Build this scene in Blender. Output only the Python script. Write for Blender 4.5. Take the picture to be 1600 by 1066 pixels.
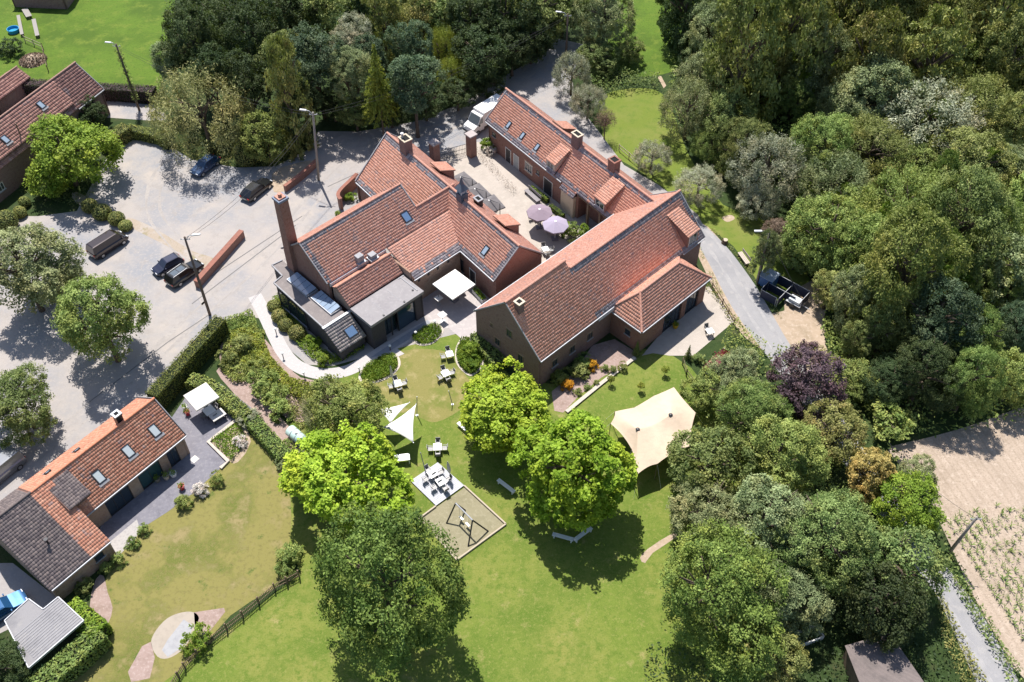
import bpy, bmesh, math, random
import numpy as np
from mathutils import Vector, Matrix
from mathutils.geometry import tessellate_polygon

for o in list(bpy.data.objects): bpy.data.objects.remove(o)
SC = bpy.context.scene
C = SC.collection
RNG = np.random.default_rng(7)
random.seed(7)

# ---------------------------------------------------------------- camera
CAM_H, FPX, PITCH = 82.0, 1560.0, math.radians(48)
cd = bpy.data.cameras.new('camera'); cam = bpy.data.objects.new('camera', cd); C.objects.link(cam)
cam.location = (0, 0, CAM_H); cam.rotation_euler = (math.radians(42), 0, 0)
cd.sensor_width = 36; cd.lens = FPX/1600*36; cd.clip_end = 3000; cd.clip_start = 1
SC.camera = cam

# ---------------------------------------------------------------- sky and sun
SUN_EL, SUN_AZ = math.radians(62), math.radians(-15.5)   # azimuth from +Y towards +X
w = bpy.data.worlds.new('World'); SC.world = w; w.use_nodes = True
nt = w.node_tree; nt.nodes.clear()
sky = nt.nodes.new('ShaderNodeTexSky'); sky.sky_type = 'NISHITA'; sky.sun_disc = False
sky.sun_elevation = SUN_EL; sky.sun_rotation = SUN_AZ
bg = nt.nodes.new('ShaderNodeBackground'); bg.inputs[1].default_value = 0.095
wo = nt.nodes.new('ShaderNodeOutputWorld')
nt.links.new(sky.outputs[0], bg.inputs[0]); nt.links.new(bg.outputs[0], wo.inputs[0])
sl = bpy.data.lights.new('sun', 'SUN'); sl.energy = 4.6; sl.angle = math.radians(0.53); sl.color = (1, .95, .88)
so = bpy.data.objects.new('sun', sl); C.objects.link(so)
sdir = Vector((math.sin(SUN_AZ)*math.cos(SUN_EL), math.cos(SUN_AZ)*math.cos(SUN_EL), math.sin(SUN_EL)))
so.rotation_euler = (-sdir).to_track_quat('-Z', 'Y').to_euler(); so.location = sdir*150
vs = SC.view_settings; vs.view_transform = 'Standard'; vs.look = 'None'; vs.exposure = 0.6; vs.gamma = 1; vs.use_curve_mapping = False
SC.render.engine = 'CYCLES'
SC.cycles.max_bounces = 5; SC.cycles.diffuse_bounces = 2; SC.cycles.glossy_bounces = 2; SC.cycles.transmission_bounces = 3; SC.cycles.transparent_max_bounces = 4

# ---------------------------------------------------------------- survey helpers: photo reading -> place on the ground (or at height z)
ca, sa = math.cos(PITCH), math.sin(PITCH)
def P(x, y, z=0.0):
    u = (x-800)/FPX; v = (533-y)/FPX
    dy, dz = ca+v*sa, -sa+v*ca
    t = (z-CAM_H)/dz
    return Vector((u*t, dy*t, z))
def ppm(p): return FPX/(p.y*ca-(p.z-CAM_H)*sa)
def poly(px, z=0.0): return [P(x, y, z) for x, y in px]
def smooth(pts, n=4, closed=True):
    out = []; N = len(pts)
    rng = range(N) if closed else range(N-1)
    for i in rng:
        p0, p1, p2, p3 = (pts[(i+k-1) % N] if closed else pts[max(0, min(N-1, i+k-1))] for k in range(4))
        for j in range(n):
            t = j/n
            out.append(tuple(.5*((2*p1[c])+(-p0[c]+p2[c])*t+(2*p0[c]-5*p1[c]+4*p2[c]-p3[c])*t*t+(-p0[c]+3*p1[c]-3*p2[c]+p3[c])*t**3) for c in range(2)))
    if not closed: out.append(tuple(pts[-1]))
    return out

# ---------------------------------------------------------------- materials
def nodes(m):
    m.use_nodes = True; t = m.node_tree
    return t, t.nodes, t.links, t.nodes['Principled BSDF']
def mix(t, fac, a, b, mode='MIX'):
    n = t.nodes.new('ShaderNodeMix'); n.data_type = 'RGBA'; n.blend_type = mode
    for s, v in ((n.inputs[0], fac), (n.inputs[6], a), (n.inputs[7], b)):
        if hasattr(v, 'is_linked'): t.links.new(v, s)
        elif isinstance(v, (int, float)): s.default_value = v
        else: s.default_value = (*v, 1)
    return n.outputs[2]
def noise(t, scale, detail=4, rough=.6, coord=None, dist=0):
    n = t.nodes.new('ShaderNodeTexNoise'); n.inputs['Scale'].default_value = scale
    n.inputs['Detail'].default_value = detail; n.inputs['Roughness'].default_value = rough; n.inputs['Distortion'].default_value = dist
    if coord is not None: t.links.new(coord, n.inputs['Vector'])
    return n.outputs[0]
def ramp(t, v, lo, hi):
    n = t.nodes.new('ShaderNodeMapRange'); n.inputs[1].default_value = lo; n.inputs[2].default_value = hi
    t.links.new(v, n.inputs[0]); return n.outputs[0]
def objcoord(t):
    n = t.nodes.new('ShaderNodeTexCoord'); return n.outputs['Object']
def bump(t, b, h, dist=.05, st=.6):
    n = t.nodes.new('ShaderNodeBump'); n.inputs['Strength'].default_value = st; n.inputs['Distance'].default_value = dist
    t.links.new(h, n.inputs['Height']); t.links.new(n.outputs[0], b.inputs['Normal'])
MATS = {}
def surf(name, base, alts=(), rough=.9, bscale=6, bdist=.04, metal=0, spec=.3, coat=0):
    """base colour plus patches: alts = (colour, noise scale, lo, hi)"""
    if name in MATS: return MATS[name]
    m = bpy.data.materials.new(name); t, N, L, b = nodes(m)
    co = objcoord(t); col = base
    for (c2, sc, lo, hi) in alts:
        col = mix(t, ramp(t, noise(t, sc, 5, .65, co), lo, hi), col, c2)
    if hasattr(col, 'is_linked'): L.new(col, b.inputs['Base Color'])
    else: b.inputs['Base Color'].default_value = (*col, 1)
    b.inputs['Roughness'].default_value = rough; b.inputs['Metallic'].default_value = metal
    b.inputs['Specular IOR Level'].default_value = spec; b.inputs['Coat Weight'].default_value = coat
    if bdist: bump(t, b, noise(t, bscale, 6, .7, co), bdist)
    MATS[name] = m; return m
def leafmat(name, dark, light, trans=.35, hue=.06):
    m = bpy.data.materials.new(name); t, N, L, b = nodes(m)
    a = N.new('ShaderNodeAttribute'); a.attribute_name = 'shade'
    oi = N.new('ShaderNodeObjectInfo')
    col = mix(t, a.outputs['Fac'], dark, light); co = objcoord(t)
    col = mix(t, ramp(t, noise(t, 1.7, 3, .6, co), .45, .62), col, mix(t, a.outputs['Fac'], tuple(x*y for x, y in zip(dark, (1.35,1.12,1.1))), tuple(x*y for x, y in zip(light, (1.18,1.0,.9)))))
    col = mix(t, ramp(t, noise(t, 3.1, 3, .6, co), .52, .68), col, mix(t, a.outputs['Fac'], tuple(x*.7 for x in dark), tuple(x*.68 for x in light)))
    hs = N.new('ShaderNodeHueSaturation'); L.new(col, hs.inputs['Color'])
    mr = N.new('ShaderNodeMapRange'); mr.inputs[3].default_value = .5-hue/2; mr.inputs[4].default_value = .5+hue/2
    L.new(oi.outputs['Random'], mr.inputs[0]); L.new(mr.outputs[0], hs.inputs['Hue'])
    mr2 = N.new('ShaderNodeMapRange'); mr2.inputs[3].default_value = .82; mr2.inputs[4].default_value = 1.15
    ml = N.new('ShaderNodeMath'); ml.operation = 'FRACT'; mm = N.new('ShaderNodeMath'); mm.operation = 'MULTIPLY'; mm.inputs[1].default_value = 7.31
    L.new(oi.outputs['Random'], mm.inputs[0]); L.new(mm.outputs[0], ml.inputs[0]); L.new(ml.outputs[0], mr2.inputs[0]); L.new(mr2.outputs[0], hs.inputs['Value'])
    L.new(hs.outputs[0], b.inputs['Base Color']); b.inputs['Roughness'].default_value = .6; b.inputs['Specular IOR Level'].default_value = .2
    tr = N.new('ShaderNodeBsdfTranslucent'); L.new(mix(t, .4, hs.outputs[0], (.20, .30, .02)), tr.inputs[0])
    ms = N.new('ShaderNodeMixShader'); ms.inputs[0].default_value = trans
    L.new(b.outputs[0], ms.inputs[1]); L.new(tr.outputs[0], ms.inputs[2]); L.new(ms.outputs[0], N['Material Output'].inputs[0])
    MATS[name] = m; return m
def attrmat(name, rough=.85, bs=9, var=.14):
    m = bpy.data.materials.new(name); t, N, L, b = nodes(m)
    a = N.new('ShaderNodeAttribute'); a.attribute_name = 'col'; co = objcoord(t)
    f = ramp(t, noise(t, bs, 5, .7, co), .35, .75)
    c = mix(t, f, a.outputs['Color'], (1-var, 1-var, 1-var*.9), 'MIX')
    hv = N.new('ShaderNodeMix'); hv.data_type = 'RGBA'; hv.blend_type = 'MULTIPLY'; hv.inputs[0].default_value = 1
    g = mix(t, f, (1.06, 1.04, 1.02), (1-var, 1-var, 1-var*.85))
    L.new(a.outputs['Color'], hv.inputs[6]); L.new(g, hv.inputs[7])
    L.new(hv.outputs[2], b.inputs['Base Color']); b.inputs['Roughness'].default_value = rough; b.inputs['Specular IOR Level'].default_value = .25
    MATS[name] = m; return m
def brickmat(name, c1, c2, mortar, stain, scale=4.6):
    m = bpy.data.materials.new(name); t, N, L, b = nodes(m); co = objcoord(t)
    sep = N.new('ShaderNodeSeparateXYZ'); L.new(co, sep.inputs[0])
    ad = N.new('ShaderNodeMath'); ad.operation = 'ADD'; L.new(sep.outputs[0], ad.inputs[0]); L.new(sep.outputs[1], ad.inputs[1])
    cb = N.new('ShaderNodeCombineXYZ'); L.new(ad.outputs[0], cb.inputs[0]); L.new(sep.outputs[2], cb.inputs[1])
    br = N.new('ShaderNodeTexBrick'); L.new(cb.outputs[0], br.inputs[0]); br.inputs['Scale'].default_value = 1
    br.inputs['Brick Width'].default_value = .22; br.inputs['Row Height'].default_value = .075; br.inputs['Mortar Size'].default_value = .012
    br.inputs['Color1'].default_value = (*c1, 1); br.inputs['Color2'].default_value = (*c2, 1); br.inputs['Mortar'].default_value = (*mortar, 1)
    col = mix(t, ramp(t, noise(t, .55, 6, .7, co), .42, .72), br.outputs[0], stain)
    col = mix(t, ramp(t, noise(t, 3.2, 4, .7, co), .5, .8), col, tuple(x*.6 for x in c1))
    L.new(col, b.inputs['Base Color']); b.inputs['Roughness'].default_value = .92
    bump(t, b, br.outputs[1], .015, -.5); MATS[name] = m; return m

# ---------------------------------------------------------------- mesh helpers
class MB:
    """collects boxes, prisms and tubes; build() links them as one mesh object"""
    def __init__(s): s.v = []; s.f = []; s.m = []
    def add(s, verts, faces, mi=0):
        o = len(s.v); s.v += [tuple(v) for v in verts]; s.f += [tuple(i+o for i in f) for f in faces]; s.m += [mi]*len(faces); return s
    def box(s, x0, x1, y0, y1, z0, z1, mi=0):
        return s.add([(x0,y0,z0),(x1,y0,z0),(x1,y1,z0),(x0,y1,z0),(x0,y0,z1),(x1,y0,z1),(x1,y1,z1),(x0,y1,z1)],
                     [(3,2,1,0),(4,5,6,7),(0,1,5,4),(1,2,6,5),(2,3,7,6),(3,0,4,7)], mi)
    def obox(s, p, q, w, h, mi=0, up=(0,0,1)):
        """bar from p to q, width w, height h (centred)"""
        p, q = Vector(p), Vector(q); d = (q-p).normalized(); u = Vector(up)
        if abs(d.dot(u)) > .98: u = Vector((1,0,0))
        r = d.cross(u).normalized()*w/2; t = r.cross(d).normalized()*h/2
        vs = [a+x+y for a in (p, q) for x, y in ((-r,-t),(r,-t),(r,t),(-r,t))]
        return s.add(vs, [(0,1,2,3),(7,6,5,4),(0,4,5,1),(1,5,6,2),(2,6,7,3),(3,7,4,0)], mi)
    def tube(s, pts, rad, n=8, mi=0, cap=True):
        pts = [Vector(p) for p in pts]; k = len(pts); rad = rad if hasattr(rad, '__len__') else [rad]*k
        vs = []; 
        for i, p in enumerate(pts):
            d = (pts[min(i+1,k-1)]-pts[max(i-1,0)]).normalized()
            u = Vector((0,0,1)) if abs(d.z) < .95 else Vector((1,0,0))
            a = d.cross(u).normalized(); b = d.cross(a).normalized()
            vs += [p+rad[i]*(math.cos(2*math.pi*j/n)*a+math.sin(2*math.pi*j/n)*b) for j in range(n)]
        fs = [(i*n+j, i*n+(j+1)%n, (i+1)*n+(j+1)%n, (i+1)*n+j) for i in range(k-1) for j in range(n)]
        if cap: fs += [tuple(range(n))[::-1], tuple(range((k-1)*n, k*n))]
        return s.add(vs, fs, mi)
    def prism(s, pts, z0, z1, mi=0):
        n = len(pts)
        area = sum(pts[i][0]*pts[(i+1)%n][1]-pts[(i+1)%n][0]*pts[i][1] for i in range(n))
        if area < 0: pts = pts[::-1]
        vs = [(p[0],p[1],z0) for p in pts]+[(p[0],p[1],z1) for p in pts]
        return s.add(vs, [tuple(range(n))[::-1], tuple(range(n,2*n))]+[(i,(i+1)%n,n+(i+1)%n,n+i) for i in range(n)], mi)
    def lathe(s, prof, n=16, c=(0,0,0), mi=0):
        vs = [(c[0]+r*math.cos(2*math.pi*j/n), c[1]+r*math.sin(2*math.pi*j/n), c[2]+z) for r, z in prof for j in range(n)]
        k = len(prof)
        fs = [(i*n+j, i*n+(j+1)%n, (i+1)*n+(j+1)%n, (i+1)*n+j) for i in range(k-1) for j in range(n)]
        return s.add(vs, fs, mi)
    def quad(s, a, b, c, d, mi=0): return s.add([a,b,c,d], [(0,1,2,3)], mi)
    def build(s, name, mats, parent=None, smooth_=False, loc=None, bev=0):
        me = bpy.data.meshes.new(name); me.from_pydata([tuple(v) for v in s.v], [], s.f)
        mats = mats if isinstance(mats, (list, tuple)) else [mats]
        for m in mats: me.materials.append(m)
        if len(mats) > 1: me.polygons.foreach_set('material_index', s.m)
        if smooth_: me.polygons.foreach_set('use_smooth', [True]*len(me.polygons))
        me.update()
        o = bpy.data.objects.new(name, me); C.objects.link(o)
        if parent: o.parent = parent
        if loc is not None: o.location = loc
        if bev:
            b = o.modifiers.new('bevel', 'BEVEL'); b.width = bev; b.segments = 2; b.limit_method = 'ANGLE'
        return o
def thing(name, label, cat, loc=(0,0,0), rz=0, group=None):
    o = bpy.data.objects.new(name, None); C.objects.link(o); o.location = loc; o.rotation_euler = (0,0,rz)
    o.empty_display_size = .3; o['label'] = label; o['category'] = cat
    if group: o['group'] = group
    return o
def tag(o, label, cat, group=None):
    o['label'] = label; o['category'] = cat
    if group: o['group'] = group
    return o
def stuff(o): o['kind'] = 'stuff'; return o
def copy_tree(o, parent=None):
    c = o.copy(); C.objects.link(c); c.parent = parent
    for ch in [x for x in ALLCH.get(o.name, [])]: copy_tree(ch, c)
    return c
ALLCH = {}
def index_children(o):
    ALLCH[o.name] = list(o.children)
    for ch in o.children: index_children(ch)
def in_poly(x, y, pts):
    n = len(pts); ins = np.zeros(np.shape(x), bool); j = n-1
    for i in range(n):
        xi, yi = pts[i][0], pts[i][1]; xj, yj = pts[j][0], pts[j][1]
        c = ((yi > y) != (yj > y)) & (x < (xj-xi)*(y-yi)/((yj-yi) or 1e-9)+xi)
        ins ^= c; j = i
    return ins
# ---- leaves: many small kite faces
def leaf_mesh(name, Pn, Nn, size, shade, mat, aspect=.55, roll=None, tipdir=None):
    n = len(Pn); Nn = Nn/np.linalg.norm(Nn, axis=1, keepdims=True)
    if tipdir is None: tipdir = RNG.normal(size=(n,3))
    T = tipdir-(tipdir*Nn).sum(1, keepdims=True)*Nn; T /= np.linalg.norm(T, axis=1, keepdims=True)+1e-9
    B = np.cross(Nn, T); s = size[:, None]
    V = np.stack([Pn-T*s*.5, Pn+B*s*aspect*.5+T*s*.05+Nn*s*.06, Pn+T*s*.5-Nn*s*.08, Pn-B*s*aspect*.5+T*s*.05+Nn*s*.06], 1).reshape(-1,3)
    me = bpy.data.meshes.new(name); me.vertices.add(n*4); me.vertices.foreach_set('co', V.ravel().astype(np.float32))
    me.loops.add(n*4); me.loops.foreach_set('vertex_index', np.arange(n*4, dtype=np.int32))
    me.polygons.add(n); me.polygons.foreach_set('loop_start', np.arange(n, dtype=np.int32)*4)
    me.polygons.foreach_set('loop_total', np.full(n, 4, np.int32))
    at = me.attributes.new('shade', 'FLOAT', 'FACE'); at.data.foreach_set('value', np.clip(shade, 0, 1).astype(np.float32))
    me.materials.append(mat); me.update(calc_edges=True); me.validate(); return me
def rdir(n, zmin=-1):
    v = RNG.normal(size=(n*4+60,3)); v /= np.linalg.norm(v, axis=1, keepdims=True); v = v[v[:,2] > zmin][:n]; return v
# ---- pantiles: real little curved tiles over a roof plane; colour per tile
TILE_T = np.array([(0,0),(.22,.024),(.5,.030),(.78,.014),(1,-.003)])
def tiles(name, O, U, V, pts2, parent, mat, colfn, tw=.26, tl=.34, lift=.009, kind=True):
    """O origin at the eave, U along it, V up the slope (unit vectors), pts2 polygon in (u,v)"""
    O, U, V = np.array(O, float), np.array(U, float), np.array(V, float)
    U /= np.linalg.norm(U); V /= np.linalg.norm(V); Nn = np.cross(U, V)
    if Nn[2] < 0: Nn = -Nn
    us = [p[0] for p in pts2]; vsn = [p[1] for p in pts2]
    iu = np.arange(math.floor(min(us)/tw), math.ceil(max(us)/tw)); iv = np.arange(math.floor(min(vsn)/tl), math.ceil(max(vsn)/tl))
    gu, gv = np.meshgrid(iu*tw, iv*tl); gu, gv = gu.ravel(), gv.ravel()
    k = in_poly(gu+tw/2, gv+tl*.5, pts2); gu, gv = gu[k], gv[k]; n = len(gu)
    jit = RNG.normal(0, .006, n); jl = RNG.normal(0, .004, n)
    tu = TILE_T[:,0]*tw; tz = TILE_T[:,1]*(tw/.26)
    # per tile: 5 lower top, 5 upper top, 5 lip
    lu = np.tile(tu, 3); lv = np.r_[np.zeros(5), np.full(5, tl*1.06), np.zeros(5)]; ln = np.r_[tz+lift, tz-.0, tz*.0-.01]
    uu = gu[:,None]+lu; vv = gv[:,None]+lv+jit[:,None]; nn = ln[None,:]+jl[:,None]
    X = O+uu[...,None]*U+vv[...,None]*V+nn[...,None]*Nn
    fb = []
    for i in range(4): fb += [i, i+1, 5+i+1, 5+i]
    for i in range(4): fb += [10+i, 10+i+1, i+1, i]
    fb = np.array(fb); F = (np.arange(n)[:,None]*15+fb).ravel(); nf = n*8
    me = bpy.data.meshes.new(name); me.vertices.add(n*15); me.vertices.foreach_set('co', X.reshape(-1).astype(np.float32))
    me.loops.add(len(F)); me.loops.foreach_set('vertex_index', F.astype(np.int32))
    me.polygons.add(nf); me.polygons.foreach_set('loop_start', np.arange(nf, dtype=np.int32)*4); me.polygons.foreach_set('loop_total', np.full(nf, 4, np.int32))
    cols = colfn(gu+tw/2, gv+tl/2)
    at = me.attributes.new('col', 'FLOAT_COLOR', 'POINT')
    at.data.foreach_set('color', np.repeat(np.c_[cols, np.ones(n)], 15, axis=0).ravel().astype(np.float32))
    me.materials.append(mat); me.update(calc_edges=True); me.validate()
    o = bpy.data.objects.new(name, me); C.objects.link(o); o.parent = parent
    if kind: stuff(o)
    return o
def vnoise(u, v, sc, seed):
    """smooth value noise for weather patches in tile colour"""
    r = np.random.default_rng(seed); G = r.random((64,64)); x, y = u/sc, v/sc
    i, j = np.floor(x).astype(int), np.floor(y).astype(int); fx, fy = x-i, y-j; fx = fx*fx*(3-2*fx); fy = fy*fy*(3-2*fy)
    g = lambda a, b: G[a % 64, b % 64]
    return (g(i,j)*(1-fx)+g(i+1,j)*fx)*(1-fy)+(g(i,j+1)*(1-fx)+g(i+1,j+1)*fx)*fy
RED = np.array([(.68,.355,.265),(.66,.335,.245),(.70,.38,.285),(.62,.32,.24),(.71,.40,.31),(.67,.36,.275)])
GREY = np.array([(.29,.265,.285),(.34,.315,.33),(.24,.22,.24),(.38,.33,.335)])
def redtiles(edges=(), seed=1, wear=.35, tint=(1,1,1), pal=RED, greypal=GREY):
    """edges: functions (u,v)->bool for the rows of old grey tiles"""
    def f(u, v):
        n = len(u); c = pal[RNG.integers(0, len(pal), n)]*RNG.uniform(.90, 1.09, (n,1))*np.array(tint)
        pn = vnoise(u, v, 2.3, seed)*.6+vnoise(u, v, .8, seed+5)*.4
        dk = np.clip((pn-.52)*3, 0, 1)*wear*.8; dk = (RNG.random(n) < dk)
        gr = greypal[RNG.integers(0, len(greypal), n)]*RNG.uniform(.85, 1.15, (n,1))
        c = np.where(dk[:,None], c*.55+gr*.45, c)
        e = np.zeros(n, bool)
        for fn in edges: e |= fn(u, v)
        e &= RNG.random(n) < .93
        return np.where(e[:,None], gr, c)
    return f

# ================================================================ THE SETTING
def sheet(name, px, z, mat, sm=0, kind='structure'):
    if sm: px = smooth(px, sm)
    pts = poly(px, 0); tris = tessellate_polygon([[Vector((p.x,p.y,0)) for p in pts]])
    fs = []
    for t in tris:
        a, b, c = (pts[i] for i in t)
        if (b-a).cross(c-a).z < 0: t = t[::-1]
        fs.append(tuple(t))
    me = bpy.data.meshes.new(name); me.from_pydata([(p.x,p.y,z) for p in pts], [], fs); me.materials.append(mat); me.update()
    o = bpy.data.objects.new(name, me); C.objects.link(o); o['kind'] = kind; return o
def strip_px(cl, wid, n=6):
    """centre line (photo px) -> outline px of a band wid metres wide"""
    cl = smooth(cl, n, False); W = [P(x, y) for x, y in cl]; L, R = [], []
    for i, p in enumerate(W):
        d = (W[min(i+1,len(W)-1)]-W[max(i-1,0)]).normalized(); nrm = Vector((-d.y, d.x, 0))*wid/2
        L.append(p+nrm); R.append(p-nrm)
    return L+R[::-1]
def wsheet(name, pts, z, mat, kind='structure'):
    tris = tessellate_polygon([[Vector((p[0],p[1],0)) for p in pts]]); fs = []
    for t in tris:
        a, b, c = (Vector((pts[i][0],pts[i][1],0)) for i in t)
        if (b-a).cross(c-a).z < 0: t = t[::-1]
        fs.append(tuple(t))
    me = bpy.data.meshes.new(name); me.from_pydata([(p[0],p[1],z) for p in pts], [], fs); me.materials.append(mat); me.update()
    o = bpy.data.objects.new(name, me); C.objects.link(o); o['kind'] = kind; return o

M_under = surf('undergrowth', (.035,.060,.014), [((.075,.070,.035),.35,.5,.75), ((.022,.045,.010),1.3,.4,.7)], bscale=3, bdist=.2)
M_lawn = surf('lawn', (.135,.190,.026), [((.220,.220,.052),.075,.43,.60), ((.078,.140,.013),.19,.46,.62), ((.32,.265,.11),.5,.585,.70), ((.085,.145,.014),1.4,.47,.64), ((.215,.225,.06),3.3,.52,.68), ((.105,.16,.02),7,.5,.66), ((.19,.22,.045),16,.48,.66)], bscale=25, bdist=.05)
M_garden = surf('dry_lawn', (.220,.200,.060), [((.120,.140,.026),.20,.48,.58), ((.27,.22,.10),.4,.52,.66), ((.075,.120,.020),.6,.60,.67), ((.16,.145,.045),2.5,.5,.68), ((.22,.19,.075),9,.5,.72)], bscale=25, bdist=.05)
M_meadow = surf('meadow_grass', (.095,.165,.014), [((.065,.120,.010),.12,.45,.6), ((.13,.185,.022),.5,.5,.66), ((.055,.10,.010),3,.52,.7)], bscale=12, bdist=.12)
M_verge = surf('verge_grass', (.140,.185,.026), [((.20,.205,.055),.2,.45,.7), ((.10,.16,.02),.7,.5,.7), ((.15,.20,.03),6,.45,.7)], bscale=18, bdist=.08)
M_gravel = surf('gravel', (.375,.340,.318), [((.265,.270,.292),.06,.43,.58), ((.41,.365,.33),.14,.53,.68), ((.315,.288,.27),.7,.52,.7), ((.385,.355,.335),3,.5,.72), ((.27,.255,.25),14,.52,.72)], bscale=20, bdist=.03)
M_court = surf('courtyard_gravel', (.44,.39,.345), [((.37,.33,.29),.35,.45,.7), ((.49,.44,.39),1.5,.5,.75), ((.33,.30,.27),12,.55,.75)], bscale=20, bdist=.03)
M_paving = surf('pale_paving', (.41,.375,.37), [((.40,.36,.36),.5,.45,.7), ((.51,.47,.45),2,.5,.7)], bscale=12, bdist=.01)
M_path = surf('concrete_path', (.45,.425,.42), [((.43,.41,.41),.8,.45,.7), ((.55,.52,.50),4,.5,.75)], bscale=25, bdist=.01)
M_tarmac = surf('worn_tarmac', (.31,.305,.315), [((.25,.25,.265),.25,.45,.65), ((.39,.37,.36),.8,.55,.75), ((.27,.265,.27),7,.5,.7)], bscale=30, bdist=.015)
M_field = surf('dry_soil', (.42,.335,.265), [((.34,.27,.21),.35,.45,.65), ((.49,.40,.325),1.4,.5,.66), ((.30,.24,.18),5,.5,.66)], bscale=7, bdist=.10)
M_mulch = surf('mulch', (.34,.25,.22), [((.25,.18,.15),.9,.45,.7), ((.42,.33,.30),4,.5,.7)], bscale=18, bdist=.06)
M_slate = surf('grey_pavers', (.20,.195,.225), [((.155,.15,.175),.7,.45,.7), ((.26,.25,.27),3,.5,.72)], bscale=10, bdist=.01)
M_cobble = surf('light_cobbles', (.40,.38,.37), [((.30,.28,.28),4,.5,.7)], bscale=15, bdist=.03)
M_dirt = surf('bare_earth', (.40,.31,.23), [((.28,.22,.15),.6,.45,.7), ((.48,.39,.31),2.5,.5,.7)], bscale=12, bdist=.05)
M_edging = surf('pale_edging', (.52,.46,.40), [((.42,.37,.33),2,.5,.7)], bdist=.01)

def furrows(m):
    t, N, L, b = nodes(m); a, c = P(1480,830), P(1640,1080); d = (c-a).normalized()
    vm = N.new('ShaderNodeVectorMath'); vm.operation = 'DOT_PRODUCT'; L.new(objcoord(t), vm.inputs[0]); vm.inputs[1].default_value = (d.y*8.05, -d.x*8.05, 0)
    ad = N.new('ShaderNodeMath'); ad.operation = 'ADD'; L.new(vm.outputs['Value'], ad.inputs[0]); L.new(noise(t, .8, 3, .5, objcoord(t)), ad.inputs[1])
    sn = N.new('ShaderNodeMath'); sn.operation = 'SINE'; L.new(ad.outputs[0], sn.inputs[0]); f = ramp(t, sn.outputs[0], .3, 1)
    src = b.inputs['Base Color'].links[0].from_socket; L.new(mix(t, f, src, mix(t, .22, src, (.22,.17,.12))), b.inputs['Base Color'])
furrows(M_field)
S = 900
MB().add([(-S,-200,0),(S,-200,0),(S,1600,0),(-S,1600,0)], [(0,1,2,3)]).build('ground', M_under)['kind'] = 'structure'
sheet('meadow', [(-90,-80),(280,-80),(270,40),(255,120),(246,152),(30,150),(-90,140)], .004, M_meadow)
sheet('meadow', [(975,-60),(1100,-60),(1085,30),(1068,90),(1050,112),(1000,120),(960,105),(950,60),(965,20)], .004, M_meadow, 3)
sheet('meadow', [(940,150),(1010,138),(1045,160),(1075,240),(1130,320),(1210,352),(1262,430),(1270,462),(1215,470),(1185,442),(1146,385),(1100,352),(1040,296),(990,262),(952,238),(940,200)], .004, M_verge, 3)
sheet('lawn', [(500,600),(560,570),(600,540),(650,520),(700,520),(740,530),(800,590),(860,600),(930,590),(985,556),(1005,545),(1045,552),(1080,575),(1130,640),(1200,780),(1200,1110),(180,1110),(300,1030),(470,895),(440,820),(430,700),(470,640)], .004, M_lawn)
sheet('lawn', [(425,668),(440,690),(448,720),(455,800),(452,850),(445,905),(360,962),(250,1070),(60,1095),(125,1010),(170,950),(165,905),(200,850),(225,825),(268,790),(300,770),(345,722),(375,690)], .008, M_garden, 3)
sheet('lawn', [(590,575),(630,548),(690,548),(712,565),(730,590),(745,610),(720,640),(680,660),(650,650),(610,640),(580,620)], .008, surf('worn_lawn', (.225,.205,.065), [((.150,.175,.035),.35,.47,.6),((.32,.27,.12),.8,.52,.68),((.18,.17,.05),6,.5,.7)], bscale=25, bdist=.05), 3)
sheet('gravel_yard', [(-60,345),(0,338),(60,338),(120,330),(165,250),(200,212),(245,216),(300,250),(370,262),(430,260),(486,232),(497,205),(560,206),(650,190),(725,160),(800,112),(850,85),(868,60),(915,70),(893,120),(900,160),(935,205),(975,258),(1030,290),(1090,335),(1105,365),(1040,440),(860,440),(780,450),(720,520),(600,550),(520,572),(480,570),(445,540),(415,500),(380,492),(352,502),(300,560),(240,632),(160,690),(80,750),(-60,850)], .008, M_gravel)
sheet('farm_road', [(-60,142),(0,142),(60,150),(170,157),(244,165),(262,182),(255,190),(170,184),(120,178),(0,168),(-60,166)], .008, M_gravel)
sheet('courtyard', [(690,240),(735,222),(765,222),(800,250),(880,318),(950,342),(900,400),(848,440),(815,400),(760,330),(700,268)], .012, M_court)
sheet('terrace', [(640,452),(690,424),(722,396),(760,420),(800,455),(765,490),(746,500),(752,545),(722,530),(700,512),(690,516),(668,500)], .012, M_paving)
wsheet('garden_path', strip_px([(398,462),(414,492),(428,522),(444,552),(466,573),(500,584),(540,580),(576,562),(630,530),(672,508),(700,505)], 1.55), .016, M_path)
sheet('entrance_path', [(632,553),(606,535),(585,545),(612,562)], .020, M_path)
sheet('blue_stone_step', [(577,560),(668,500),(684,516),(652,523),(607,550),(592,556)], .024, surf('bluestone', (.30,.31,.34), [((.24,.25,.28),1.5,.45,.7)], bdist=.005))
sheet('lane', [(1080,338),(1098,350),(1128,378),(1150,404),(1180,446),(1206,490),(1235,540),(1300,640),(1370,740),(1440,840),(1490,900),(1540,970),(1600,1090),(1552,1110),(1500,1010),(1462,928),(1410,860),(1330,740),(1260,640),(1190,545),(1160,505),(1135,465),(1108,412),(1090,380)], .012, M_tarmac, 3)
sheet('gravel_verge', [(1098,350),(1128,378),(1150,404),(1180,446),(1206,490),(1262,470),(1288,500),(1290,540),(1310,600),(1250,575),(1180,540),(1150,510),(1125,470),(1100,420),(1085,380)], .008, M_dirt, 3)
sheet('forecourt', [(1003,556),(1050,500),(1092,452),(1108,448),(1148,502),(1132,515),(1083,556),(1046,556),(1020,552)], .016, M_court)
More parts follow.
